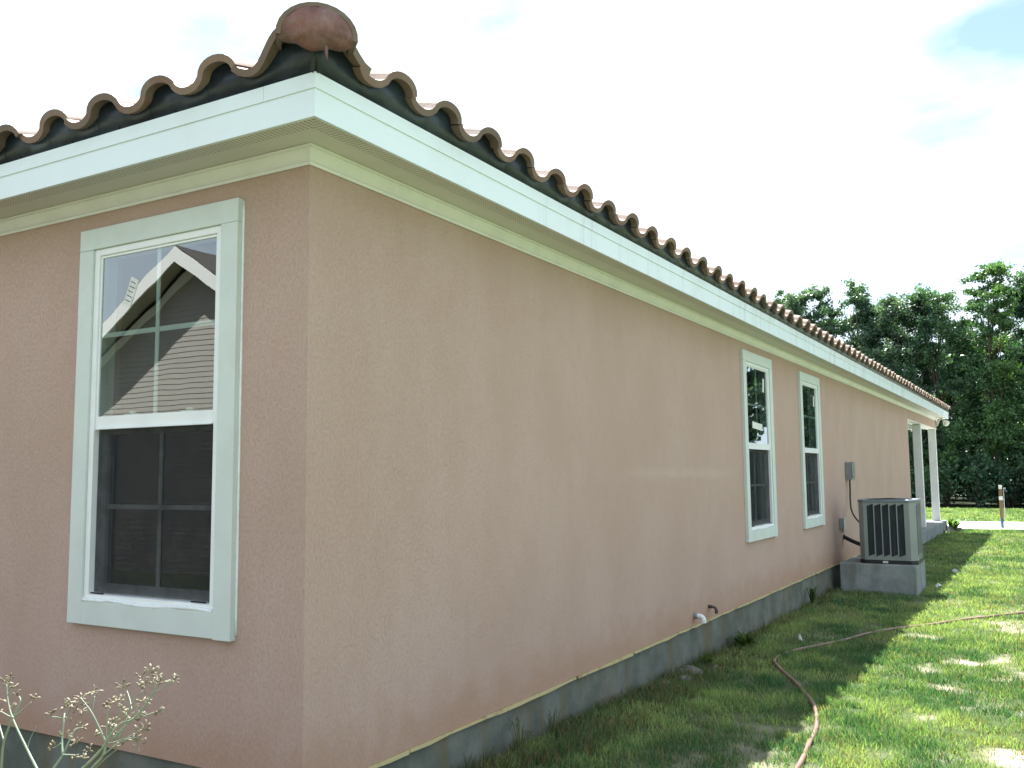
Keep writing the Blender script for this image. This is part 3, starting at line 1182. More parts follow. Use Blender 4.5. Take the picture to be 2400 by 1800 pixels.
# twin-head flood lamp under the far corner of the eaves
fl = empty('flood_lamp', (0.15, 25.95, 3.10), 'white twin-head security lamp under the far corner of the eaves', 'lamp')
MB().lathe([(0.02, 0), (0.055, 0), (0.055, -0.03), (0.02, -0.045)], (0, 0, 0), sides=14).build('base_plate', 'lamp', fl, smooth=True)
for sx in (-1, 1):
    MB().tube([(0, 0, -0.03), (sx * 0.04, -0.02, -0.07), (sx * 0.075, -0.05, -0.10)], 0.014, 8).build('swivel_arm', 'lamp', fl, smooth=True)
    ax = Vector((sx * 0.45, -0.75, -0.5)).normalized()
    c0 = Vector((sx * 0.08, -0.05, -0.10))
    h = MB().lathe([(0.02, -0.02), (0.045, 0.0), (0.055, 0.05), (0.085, 0.12), (0.09, 0.14), (0.082, 0.141)], c0, ax, 16).build('lamp_head', 'lamp', fl, smooth=True)
    MB().lathe([(0.078, 0.128), (0.06, 0.150), (0.02, 0.158)], c0, ax, 16).build('lens', 'lens', h, smooth=True)

# ------------------------------------------------------------------ air conditioner on its pad
gp = -0.12
pad = MB().box(0.0, 1.02, 0.0, 1.0, -0.3, 0.42).build('concrete_pad', 'pad', None, (0.115, 10.95, gp), bevel=0.012)
tag(pad, 'thick grey concrete pad beside the foundation wall, under the cooling unit', 'concrete pad')
AZ0 = 0.30
ac = empty('air_conditioner', (0.765, 11.37, AZ0), 'grey louvred outdoor cooling unit standing on a concrete pad', 'air conditioner')
hx, hy, ch = 0.38, 0.37, 0.075
H0, H1 = 0.055, 0.895


def octa(hx, hy, c):
    return [(-hx + c, -hy), (hx - c, -hy), (hx, -hy + c), (hx, hy - c), (hx - c, hy), (-hx + c, hy), (-hx, hy - c), (-hx, -hy + c)]


up = lambda p, t: (p[0], p[1], t)
MB().prism(octa(hx + 0.004, hy + 0.004, ch), up, 0.0, H0).build('base_pan', 'blackplastic', ac, bevel=0.004)
MB().prism(octa(hx - 0.03, hy - 0.03, ch), up, H0, H1 - 0.02).build('coil', 'coil', ac)
# corner posts
oc = octa(hx, hy, ch)
for i in range(4):
    a = Vector(oc[(2 * i + 1) % 8])
    e = Vector(oc[(2 * i + 2) % 8])
    d1 = (Vector(oc[(2 * i) % 8]) - a).normalized() * 0.035
    d2 = (Vector(oc[(2 * i + 3) % 8]) - e).normalized() * 0.035
    poly = [a + d1, a, e, e + d2]
    inn = [p * 0.955 for p in reversed(poly)]
    MB().prism([tuple(p) for p in poly + inn], up, H0, H1 - 0.03).build('corner_panel', 'ac', ac)


def louvre_panel(w):
    """panel in the plane y=0, x -w/2..w/2: rails and slanted fins leaving five parallelogram openings"""
    n = 5
    x0, x1 = -w / 2, w / 2
    za, zb = H0 + 0.0, H1 - 0.03
    b = MB()
    T0, T1 = -0.0, 0.018
    pw = (w - 0.03) / n
    fy = lambda p, t: (p[0], t, p[1])
    b.prism([(x0, za), (x0 + 0.012, za), (x0 + 0.012, zb), (x0, zb)], fy, T0, T1)
    for k in range(n):
        a = x0 + 0.012 + k * pw
        e = a + pw - 0.014
        lo, hi_ = za + 0.045, zb - 0.055
        dz = 0.035
        # bottom and top pieces of the rail, cut on the slant
        b.prism([(a, za), (e, za), (e, lo + dz), (a, lo)], fy, T0, T1)
        b.prism([(a, hi_), (e, hi_ + dz), (e, zb), (a, zb)], fy, T0, T1)
        b.prism([(e, za), (e + 0.014, za), (e + 0.014, zb), (e, zb)], fy, T0 - 0.006, T1)
    b.prism([(x0 + 0.012 + n * pw, za), (x1, za), (x1, zb), (x0 + 0.012 + n * pw, zb)], fy, T0, T1)
    return b.mesh('louvre_panel')


pw_ = 2 * (hx - ch) - 0.072
lm = louvre_panel(pw_)
lm.materials.append(M['ac'])
for i, (px, py, rz) in enumerate(((0, -hy, 0), (hx, 0, math.pi / 2), (0, hy, math.pi), (-hx, 0, -math.pi / 2))):
    o = bpy.data.objects.new('louvre_panel', lm)
    COL.objects.link(o)
    o.parent = ac
    o.location = (px, py, 0)
    o.rotation_euler = (0, 0, rz)
b = MB()
outer = octa(hx + 0.008, hy + 0.008, ch + 0.004)
inner = octa(hx - 0.055, hy - 0.055, ch - 0.01)
K = 8
b.v = [(x, y, H1 - 0.032) for x, y in outer] + [(x, y, H1) for x, y in outer] + [(x, y, H1 + 0.008) for x, y in octa(hx - 0.01, hy - 0.01, ch)] + [(x, y, H1 - 0.005) for x, y in inner] + [(x, y, H1 - 0.032) for x, y in inner]
for a in range(4):
    for i in range(K):
        j = (i + 1) % K
        b.f.append((a * K + i, a * K + j, (a + 1) * K + j, (a + 1) * K + i))
for i in range(K):
    j = (i + 1) % K
    b.f.append((i, j, 4 * K + j, 4 * K + i))
b.build('top_rim', 'ac_top', ac, bevel=0.003)
fan = MB()
for k in range(4):
    a0 = k * math.pi / 2
    fan.v += [(0.05 * math.cos(a0), 0.05 * math.sin(a0), 0.80), (0.27 * math.cos(a0 - 0.3), 0.27 * math.sin(a0 - 0.3), 0.80), (0.27 * math.cos(a0 + 0.6), 0.27 * math.sin(a0 + 0.6), 0.845), (0.05 * math.cos(a0 + 0.7), 0.05 * math.sin(a0 + 0.7), 0.82)]
    fan.f.append((4 * k, 4 * k + 1, 4 * k + 2, 4 * k + 3))
fan.build('fan', 'blackplastic', ac)
gr = MB()
for rr_ in (0.06, 0.10, 0.14, 0.18, 0.22, 0.26, 0.30):
    pts = [(rr_ * math.cos(t * math.pi / 12), rr_ * math.sin(t * math.pi / 12), H1 + 0.004 + 0.016 * (1 - rr_ / 0.3)) for t in range(25)]
    gr.tube(pts, 0.0022, 5, False)
for k in range(8):
    a = k * math.pi / 4
    gr.tube([(0.03 * math.cos(a), 0.03 * math.sin(a), H1 + 0.018), (0.31 * math.cos(a), 0.31 * math.sin(a), H1 + 0.002)], 0.003, 5)
gr.build('fan_guard', 'blackplastic', ac, smooth=True)
MB().lathe([(0.03, 0), (0.028, 0.006), (0.01, 0.008)], (hx - 0.02, -hy + 0.075 + 0.02, 0.76), (0.9, -0.35, 0), 14).build('badge', 'ac_top', ac, smooth=True)
MB().box(-0.07, 0.0, -hy - 0.0075, -hy - 0.0045, 0.014, 0.042).build('rating_plate', 'paper', ac)

# whip, lines and boxes on the wall
db = empty('disconnect_box', (0.0, 12.28, 1.47), 'tall grey electrical box on the stucco with a black cable from its bottom', 'electrical box')
MB().box(0, 0.10, 0, 0.20, 0, 0.28).build('box_body', 'boxgrey', db, bevel=0.006)
MB().box(0.1, 0.115, -0.006, 0.206, 0.03, 0.288).build('cover', 'boxgrey', db, bevel=0.004)
MB().box(0.115, 0.125, 0.06, 0.09, 0.09, 0.13).build('hasp', 'galv', db, bevel=0.002)
cab = MB()
wp = [(0.05, 12.36, 1.47), (0.05, 12.35, 1.32), (0.055, 12.30, 1.15), (0.09, 12.18, 1.0), (0.2, 11.95, 0.87), (0.33, 11.75, 0.80), (0.41, 11.62, 0.79)]
cab.tube([Vector(p) - Vector((0.05, 12.36, 1.47)) for p in smooth_path(wp, 6)], 0.013, 8)
tag(cab.build('power_cable', 'blackplastic', None, (0.05, 12.36, 1.47), smooth=True), 'black flexible cable drooping from the tall grey box to the cooling unit', 'cable')
ob = empty('outlet_box', (0.0, 11.66, 0.73), 'small square weatherproof outlet box low on the wall left of the cooling unit', 'outlet box')
MB().box(0, 0.055, 0, 0.17, 0, 0.17).build('box_body', 'galv', ob, bevel=0.006)
MB().box(0.055, 0.068, -0.004, 0.174, 0.004, 0.174).build('cover', 'galv', ob, bevel=0.004)
MB().tube([(0.03, 0.085, 0.0), (0.03, 0.085, -0.05)], 0.012, 8).build('conduit_stub', 'galv', ob, smooth=True)
ln_ = MB()
lp = [(-0.01, 11.92, 0.62), (0.05, 11.90, 0.585), (0.2, 11.8, 0.53), (0.36, 11.62, 0.50), (0.43, 11.55, 0.50)]
ln_.tube([Vector(p) - Vector(lp[0]) for p in smooth_path(lp, 6)], 0.03, 10)
tag(ln_.build('refrigerant_line', 'blackplastic', None, lp[0], smooth=True), 'thick black insulated pipe from the wall into the cooling unit', 'pipe')


def elbow(name, y, z, r, outl, drop, mat, label, ring=True):
    e = empty(name, (0, y, z), label, 'pipe')
    pts = smooth_path([(-0.02, 0, 0), (outl * 0.5, 0, 0.0), (outl * 0.85, 0.003, -0.008), (outl, 0.005, -drop * 0.5), (outl, 0.005, -drop)], 5)
    MB().tube(pts, r, 14).build('bend', mat, e, smooth=True)
    MB().lathe([(r * 1.02, 0), (r * 1.28, 0.0), (r * 1.28, outl * 0.38), (r * 1.02, outl * 0.38)], (0.002, 0, 0), (1, 0, 0), 14).build('collar', mat if not ring else 'galv', e, smooth=True, angle=40)
    MB().lathe([(r * 0.8, 0), (r * 1.22, 0.0), (r * 1.22, 0.03), (r * 0.8, 0.03)], (outl, 0.005, -drop - 0.004), (0, 0, 1), 14).build('socket', mat, e, smooth=True, angle=40)
    MB().lathe([(r * 0.7, 0), (r * 0.7, 0.002)], (outl, 0.005, -drop - 0.0065), (0, 0, 1), 12).build('bore', 'black', e)


elbow('drain_pipe', 5.02, 0.335, 0.021, 0.085, 0.055, 'pvc', 'white plastic drain elbow poking out low on the side wall')
elbow('overflow_pipe', 5.42, 0.365, 0.013, 0.075, 0.055, 'brown', 'dark brown pipe elbow just right of the white drain elbow', False)

# ------------------------------------------------------------------ garden hose
hp = [(1.62, 1.2), (1.56, 2.2), (1.50, 2.7), (1.44, 3.2), (1.30, 3.78), (1.14, 4.2), (0.97, 4.62), (0.80, 4.98), (0.66, 5.26), (0.585, 5.46), (0.56, 5.68), (0.58, 5.9), (0.66, 6.15), (0.80, 6.5), (0.92, 6.86), (1.01, 7.16),
      (1.13, 7.5), (1.32, 7.95), (1.56, 8.3), (1.85, 8.75), (2.15, 9.2), (2.46, 9.75), (2.9, 10.4), (3.6, 11.0)]
pts = smooth_path([(x, y, float(gz(x, y)) + 0.016 + 0.006 * math.sin(i * 1.7)) for i, (x, y) in enumerate(hp)], 6)
tag(MB().tube([p - pts[0] for p in pts], 0.0145, 10).build('garden_hose', 'hose', None, pts[0], smooth=True), 'faded red garden hose snaking across the lawn from shade into sun', 'hose')

# ------------------------------------------------------------------ stake with a tap, far right
st = empty('tap_post', (1.47, 27.6, -0.1), 'brown wooden post with a white band and a tap by the concrete drive', 'post')
MB().box(-0.045, 0.045, -0.045, 0.045, 0.30, 1.15).build('post', 'wood', st, bevel=0.006)
MB().box(-0.044, 0.044, -0.044, 0.044, 1.1502, 1.26).build('pale_tip', 'tape', st, bevel=0.006)
MB().box(-0.049, 0.049, -0.049, 0.049, 0.83, 0.94).build('white_band', 'tape', st)
MB().tube([(0.0, 0, -0.1), (0.0, 0, 0.32)], 0.045, 10).build('pipe', 'bluepaint', st, smooth=True)
MB().tube([(0.075, -0.01, 0.30), (0.075, -0.01, 1.12), (0.10, -0.01, 1.16)], 0.012, 8).build('riser', 'galv', st, smooth=True)
t_ = MB().tube([(0.06, -0.01, 1.14), (0.13, -0.02, 1.13), (0.17, -0.03, 1.08)], [0.018, 0.018, 0.014], 8).build('spout', 'bluepaint', st, smooth=True)
MB().lathe([(0.03, 0), (0.03, 0.012)], (0.11, -0.02, 1.17), (0, 0, 1), 10).build('handle', 'tape', t_, smooth=True)

# ------------------------------------------------------------------ stones and pale bits
def stone(x, y, r, label, sq=0.6, mat='stone', name='stone', cat='stone', grp='rubble stones along the house'):
    bm = bmesh.new()
    bmesh.ops.create_icosphere(bm, subdivisions=2, radius=r)
    rs = random.Random(int(x * 1000 + y * 77))
    ph = [rs.uniform(0, 6) for _ in range(6)]
    for v in bm.verts:
        d = v.co.normalized()
        f_ = 1 + 0.16 * math.sin(3 * d.x + ph[0]) + 0.16 * math.sin(4 * d.y + ph[1]) + 0.12 * math.sin(5 * d.z + ph[2]) + 0.06 * math.sin(9 * d.x + ph[3])
        v.co = v.co * f_
        v.co.z *= sq
        v.co.x *= 1.25
    me = bpy.data.meshes.new(name)
    bm.to_mesh(me)
    bm.free()
    o = put(name, me, mat, None, (x, y, float(gz(x, y)) + r * sq * 0.35))
    o.rotation_euler = (0, 0, rs.uniform(0, 3))
    return tag(o, label, cat, grp)


stone(0.10, 4.62, 0.085, 'grey stone against the foundation, largest of the rubble under the drain elbow')
stone(0.17, 4.28, 0.055, 'small pale stone in dry grass left of the largest rubble stone')
stone(0.09, 4.02, 0.05, 'small stone leftmost of the rubble at the foundation foot')
stone(0.22, 4.88, 0.04, 'small stone beside the curve of the garden hose near the wall')
stone(0.20, 25.9, 0.15, 'tan rock at the far porch slab corner', 0.7)
stone(0.42, 26.2, 0.13, 'pale rock beside the weeds at the end of the porch', 0.6)
stone(0.24, 25.2, 0.11, 'brown rock in front of the far porch post', 0.6)


def bit(x, y, r, label):  # small crumpled pale pieces set on the grass
    b = MB()
    rs = random.Random(int(x * 999))
    n = 7
    z = float(gz(x, y)) + 0.03
    ring = [(r * math.cos(i * 2 * math.pi / n) * rs.uniform(0.6, 1.2), r * 0.8 * math.sin(i * 2 * math.pi / n) * rs.uniform(0.6, 1.2), rs.uniform(-0.02, 0.03)) for i in range(n)]
    low = [(a, c_, e - 0.006) for a, c_, e in ring]
    b.v = ring + low + [(0, 0, 0.05), (0, 0, 0.04)]
    for i in range(n):
        j = (i + 1) % n
        b.f += [(i, j, 2 * n), (n + j, n + i, 2 * n + 1), (i, n + i, n + j, j)]
    tag(b.build('pale_bit', 'paper', None, (x, y, z)), label, 'litter', 'pale bits on the lawn')


bit(1.30, 11.9, 0.045, 'crumpled pale scrap on the shaded grass right of the concrete pad')
bit(1.34, 14.2, 0.055, 'pale scrap near the shadow edge beyond the cooling unit')
bit(0.55, 6.6, 0.02, 'tiny white scrap on the shaded grass behind the hose bend')

# ------------------------------------------------------------------ grass
def blades(x, y, h, w, tint, lean=0.5, seed=0):
    rg = np.random.default_rng(seed)
    n = len(x)
    z = gz(x, y) - 0.004
    a = rg.uniform(0, 2 * np.pi, n)
    la = rg.uniform(0, 2 * np.pi, n)
    ll = rg.uniform(0.05, lean, n) * h
    wx, wy = np.cos(a) * w, np.sin(a) * w
    lx, ly = np.cos(la) * ll, np.sin(la) * ll
    base = np.stack([x, y, z], 1)
    v = np.empty((n, 5, 3), np.float32)
    side = np.stack([wx, wy, np.zeros(n)], 1)
    mid = base + np.stack([lx * 0.35, ly * 0.35, h * 0.55], 1)
    v[:, 0] = base - side * 0.5
    v[:, 1] = base + side * 0.5
    v[:, 2] = mid + side * 0.42
    v[:, 3] = mid - side * 0.42
    v[:, 4] = base + np.stack([lx, ly, h], 1)
    i0 = np.arange(n)[:, None] * 5
    qd = i0 + np.array([0, 1, 2, 3])
    tr = i0 + np.array([3, 2, 4])
    loops = np.concatenate([qd.ravel(), tr.ravel()])
    fl_ = np.concatenate([np.full(n, 4), np.full(n, 3)])
    tt = np.repeat(tint, 5, axis=0)
    return v.reshape(-1, 3), loops, fl_, tt


rg = np.random.default_rng(5)


def grass_patch(x0, x1, y0, y1, dens, hr, wr, seed, dry=0.05, keep=1.0):
    n = int((x1 - x0) * (y1 - y0) * dens)
    x = rg.uniform(x0, x1, n)
    y = rg.uniform(y0, y1, n)
    bb = bare(x, y)
    cl = fbm(x * 7, y * 7, 41, 2)
    p = (1 - bb * 0.93) * np.clip(0.25 + 1.8 * (cl - 0.30), 0.08, 1)
    ok = rg.uniform(0, 1, n) < p * keep
    ok &= ~((x > 0.10) & (x < 1.15) & (y > 10.93) & (y < 11.97))
    x, y, bb, cl = x[ok], y[ok], bb[ok], cl[ok]
    n = len(x)
    big = fbm(x * 1.1, y * 1.1, 61, 3)
    h = hr * (0.45 + 0.9 * rg.uniform(0, 1, n) ** 1.5) * (0.6 + 0.9 * cl) * (1 - 0.45 * bb)
    w = wr * rg.uniform(0.7, 1.3, n)
    g1 = np.array([0.055, 0.130, 0.060])
    g2 = np.array([0.255, 0.325, 0.140])
    d1 = np.array([0.26, 0.22, 0.12])
    med = fbm(x * 3.3, y * 2.6, 71, 3)
    t = np.clip((big * 0.45 + med * 0.55 - 0.36) / 0.28 + rg.normal(0, 0.22, n), 0, 1)[:, None]
    tint = g1 * (1 - t) + g2 * t
    isdry = (rg.uniform(0, 1, n) < dry + 0.3 * bb + 0.2 * np.clip((fbm(x * 2.2, y * 1.6, 81, 3) - 0.52) / 0.2, 0, 1))[:, None]
    tint = np.where(isdry, d1 * rg.uniform(0.6, 1.2, (n, 1)), tint * rg.uniform(0.68, 1.32, (n, 1)))
    return blades(x, y, h, w, tint, 0.9, seed)


def merge(parts, name, mat, **tg):
    vs, ls, fs, ts = [], [], [], []
    off = 0
    for v, l, f_, t in parts:
        # quads first, then triangles, inside every part
        vs.append(v)
        ls.append(l + off)
        fs.append(f_)
        ts.append(t)
        off += len(v)
    me = bare_mesh(name, np.concatenate(vs), np.concatenate(ls), np.concatenate(fs), np.concatenate(ts))
    return tag(put(name, me, mat), **tg)


parts = [grass_patch(0.02, 3.6, 0.6, 5.0, 9000, 0.044, 0.0055, 1),
         grass_patch(0.02, 4.2, 5.0, 9.0, 6500, 0.045, 0.0070, 2),
         grass_patch(0.02, 5.0, 9.0, 15.0, 3600, 0.042, 0.009, 3),
         grass_patch(0.15, 6.0, 15.0, 26.9, 1500, 0.048, 0.015, 4),
         grass_patch(-14, 9, 31.25, 43.5, 420, 0.05, 0.03, 5, 0.04),
         grass_patch(1.15, 4.0, -4.0, 0.6, 2500, 0.05, 0.006, 6)]
merge(parts, 'grass', 'grass', kind='stuff')

# ragged dry grass along the foundation
def tufts(name, spots, hr, wr, cols, seed, per=28, spread=0.05):
    r2 = np.random.default_rng(seed)
    xs, ys, hs, ts = [], [], [], []
    for (x, y, sc) in spots:
        n = int(per * sc)
        xs.append(x + r2.normal(0, spread, n) * sc)
        ys.append(y + r2.normal(0, spread, n) * sc)
        hs.append(hr * sc * r2.uniform(0.3, 1.1, n))
        c = np.array(cols)[r2.integers(0, len(cols), n)]
        ts.append(c * r2.uniform(0.7, 1.25, (n, 1)))
    x = np.maximum(np.concatenate(xs), 0.0)
    y = np.concatenate(ys)
    h = np.concatenate(hs)
    return blades(x, y, h, np.full(len(x), wr), np.concatenate(ts), 1.1, seed)


rs = random.Random(9)
spots = []
y = 0.6
while y < 10.8:
    spots.append((rs.uniform(0.02, 0.16) if y > 5.5 else 0.02 + 0.42 * rs.random() ** 1.6, y, rs.uniform(0.5, 1.25)))
    y += rs.uniform(0.008, 0.03) if y < 5.5 else rs.uniform(0.03, 0.10)
merge([tufts('dry', spots, 0.10, 0.0045, [(0.16, 0.125, 0.07), (0.11, 0.085, 0.05), (0.07, 0.11, 0.04), (0.05, 0.095, 0.035), (0.21, 0.18, 0.11)], 3)], 'dry_grass', 'grass', kind='stuff')


def weed(x, y, r, h, label, n=40, seed=0, wf=0.09, col=((0.05, 0.10, 0.02), (0.08, 0.13, 0.03)), grp='weeds at the foot of the house'):
    r2 = np.random.default_rng(seed)
    V, F_ = [], []
    T = []
    for i in range(n):
        a = r2.uniform(0, 2 * math.pi)
        le = r2.uniform(0.5, 1) * h
        rad = r2.uniform(0.2, 1) * r
        w = le * wf + 0.0015
        d = Vector((math.cos(a), math.sin(a), 0))
        sdir = Vector((-d.y, d.x, 0))
        b0 = d * 0.01
        k = len(V)
        pm = d * rad * 0.55 + Vector((0, 0, le * 0.8))
        pe = d * rad + Vector((0, 0, le * r2.uniform(0.5, 1.0)))
        V += [b0 - sdir * w * 0.3, b0 + sdir * w * 0.3, pm + sdir * w, pm - sdir * w, pe]
        F_ += [(k, k + 1, k + 2, k + 3), (k + 3, k + 2, k + 4)]
        c = np.array(col[i % len(col)]) * r2.uniform(0.7, 1.3)
        T += [c] * 5
    lo = np.concatenate([np.array(f) for f in F_])
    me = bare_mesh('weed', np.array([tuple(v) for v in V]), lo, np.array([len(f) for f in F_]), np.array(T))
    return tag(put('weed', me, 'grass', None, (x, y, float(gz(x, y)) - 0.005)), label, 'weed', grp)


weed(0.14, 6.05, 0.22, 0.16, 'leafy green weed clump at the foundation behind the hose bend', 90, 1)
weed(0.10, 5.0, 0.12, 0.12, 'green weed between the rubble stones and the leafy clump', 40, 2)
weed(0.07, 2.15, 0.16, 0.22, 'thin wild grass tuft standing against the near end of the foundation', 16, 3, 0.008, ((0.06, 0.09, 0.03), (0.10, 0.10, 0.05)))
weed(0.09, 1.72, 0.14, 0.26, 'wispy tuft at the bottom edge of the photo against the foundation', 14, 4, 0.008, ((0.06, 0.09, 0.03), (0.10, 0.10, 0.05)))
weed(0.07, 9.35, 0.14, 0.30, 'tall weed against the foundation left of the concrete pad', 22, 5, 0.03)
weed(0.32, 26.0, 0.4, 0.42, 'bright green weed at the far corner of the porch slab', 80, 6, 0.09, ((0.08, 0.16, 0.03), (0.11, 0.18, 0.04)))

# ------------------------------------------------------------------ dried umbel stalks in front of the end wall
STY = -1.80


def stalk_plant(stems, heads, label, seed, root):
    rs = random.Random(seed)
    p = empty('wild_fennel', root, label, 'plant', 'dried stalks by the near wall')
    o = Vector(root)
    b = MB()

    def q(pt, dy=0.0):
        return P3(pt[0] / 4.916, 1550 + pt[1] / 4.916, 1, STY + dy) - o
    for k, (pl, r0, r1) in enumerate(stems):
        dy = rs.uniform(-0.05, 0.05)
        pts = [q(a, dy * (0.3 + 0.7 * i / max(1, len(pl) - 1))) for i, a in enumerate(pl)]
        if pl[0][1] >= 1220:
            d = (pts[0] - pts[1]).normalized()
            m1 = pts[0] + d * 0.10
            m2 = m1 + Vector((d.x * 0.12, 0, -0.3))
            gr_ = Vector((m2.x * 0.5, 0, 0))
            pts = [gr_, m2, m1] + smooth_path(pts, 4)
        else:
            pts = smooth_path(pts, 4)
        n = len(pts)
        b.tube(pts, [r0 + (r1 - r0) * i / (n - 1) for i in range(n)], 7)
    b.build('stem', 'stalk', p, smooth=True)
    for (hx_, hy_, n, sp) in heads:
        hb = MB()
        c0 = q((hx_, hy_), rs.uniform(-0.03, 0.03))
        for i in range(n):
            dd = Vector((rs.uniform(-1, 1), rs.uniform(-1, 1), rs.uniform(-0.5, 1.1))).normalized()
            e = c0 + dd * sp * rs.uniform(0.4, 1.0) / 4.916 / 900
            hb.tube([c0, c0.lerp(e, 0.6), e], [0.0008, 0.0009, 0.0012], 5)
            a = dd * 0.0065 * rs.uniform(0.7, 1.3)
            ra = 0.0022 * rs.uniform(0.8, 1.3)
            hb.tube([e - a * 0.3, e, e + a * 0.5, e + a], [ra * 0.4, ra, ra * 0.9, ra * 0.3], 6)
        hb.build('seed_head', 'seed', p, smooth=True)


def root_at(px):
    v = P3(px, 1800, 1, STY)
    return (v.x - 0.05, STY + 0.02, float(gz(v.x, STY)))


stalk_plant([([(15, 1229), (45, 930), (150, 640)], 0.0030, 0.0024), ([(420, 1229), (310, 1010), (150, 670), (90, 450), (75, 250)], 0.0034, 0.0014), ([(150, 640), (215, 520), (235, 430), (185, 380)], 0.002, 0.0012),
             ([(165, 630), (250, 570), (360, 470)], 0.0015, 0.001), ([(120, 640), (50, 600), (10, 575)], 0.0014, 0.001), ([(75, 400), (130, 340), (155, 310)], 0.0012, 0.001), ([(320, 1000), (345, 900), (415, 760)], 0.0012, 0.0005),
             ([(45, 920), (0, 760), (-30, 640)], 0.002, 0.0014), ([(75, 260), (110, 220), (130, 195)], 0.0012, 0.001)],
            [(75, 240, 7, 60), (130, 195, 4, 40), (155, 310, 5, 40), (185, 380, 4, 30), (390, 420, 7, 45), (15, 440, 5, 45), (25, 215, 5, 40), (130, 520, 3, 35), (10, 575, 4, 30)],
            'pale dried stalk with forked stems at the left edge of the photo', 1, root_at(20))
stalk_plant([([(620, 1229), (720, 1080), (800, 910), (870, 780)], 0.0032, 0.0016), ([(720, 1080), (715, 900), (735, 680), (745, 600)], 0.0026, 0.0014), ([(745, 660), (790, 590), (830, 520)], 0.0015, 0.001), ([(720, 670), (670, 645), (600, 640)], 0.0012, 0.001),
             ([(725, 1075), (850, 1080), (930, 1100), (1005, 1035)], 0.0015, 0.001), ([(700, 945), (640, 985), (600, 1000)], 0.0012, 0.0008), ([(870, 780), (900, 770), (960, 765)], 0.001, 0.001)],
            [(580, 610, 7, 50), (740, 510, 6, 45), (830, 490, 8, 55), (880, 560, 5, 50), (940, 580, 6, 40), (830, 690, 5, 45), (890, 750, 5, 40), (955, 768, 4, 35), (700, 860, 3, 25), (770, 860, 4, 30), (870, 930, 6, 60), (600, 990, 8, 55), (835, 1120, 5, 40), (1020, 1025, 7, 50), (960, 1120, 5, 45)],
            'middle dried stalk of the group, short with crooked side twigs', 2, root_at(125))
stalk_plant([([(960, 1229), (1090, 1100), (1210, 960), (1260, 870), (1390, 720), (1540, 660), (1700, 470), (1810, 270)], 0.0030, 0.0015), ([(1065, 1229), (1180, 1090), (1240, 900), (1300, 740), (1380, 600), (1370, 480)], 0.0032, 0.001), ([(1220, 940), (1140, 760), (1050, 580), (930, 420)], 0.0022, 0.001),
             ([(1065, 580), (1080, 480), (1090, 400)], 0.0013, 0.001), ([(1225, 930), (1230, 740), (1250, 530)], 0.0014, 0.001), ([(1240, 945), (1330, 930), (1450, 880), (1550, 840)], 0.0017, 0.001), ([(1180, 1090), (1300, 990), (1440, 900), (1590, 875)], 0.002, 0.001),
             ([(1300, 900), (1420, 770), (1540, 650)], 0.0022, 0.0014), ([(1450, 660), (1520, 490), (1640, 340)], 0.0016, 0.001), ([(1790, 360), (1880, 300), (1990, 220)], 0.0013, 0.001), ([(1520, 560), (1500, 450), (1465, 340)], 0.0012, 0.0008), ([(1450, 680), (1440, 500), (1430, 380)], 0.0013, 0.0008),
             ([(1640, 640), (1740, 600), (1810, 575)], 0.0012, 0.0008), ([(1100, 1229), (1250, 1090), (1370, 1000)], 0.0012, 0.0005), ([(1350, 900), (1450, 740), (1600, 510)], 0.0018, 0.001)],
            [(1740, 130, 9, 60), (1630, 200, 7, 60), (1670, 290, 9, 65), (1760, 250, 6, 50), (1820, 180, 5, 40), (1870, 250, 8, 55), (2010, 210, 9, 55), (1420, 300, 9, 60), (1090, 340, 9, 55), (940, 420, 8, 60), (1000, 500, 4, 35), (1640, 460, 9, 55), (1250, 520, 9, 55), (1310, 470, 6, 45),
             (1370, 450, 7, 50), (1420, 550, 6, 45), (1820, 575, 6, 35), (1630, 640, 9, 55), (1490, 640, 9, 60), (1300, 720, 8, 60), (1240, 750, 6, 45), (1570, 810, 5, 45), (1680, 800, 10, 65), (1580, 920, 12, 75), (1410, 960, 7, 50), (1100, 860, 6, 45), (1310, 800, 5, 40), (870, 450, 4, 30)],
            'tallest dried stalk of the group with the widest spray of seed heads', 3, root_at(215))

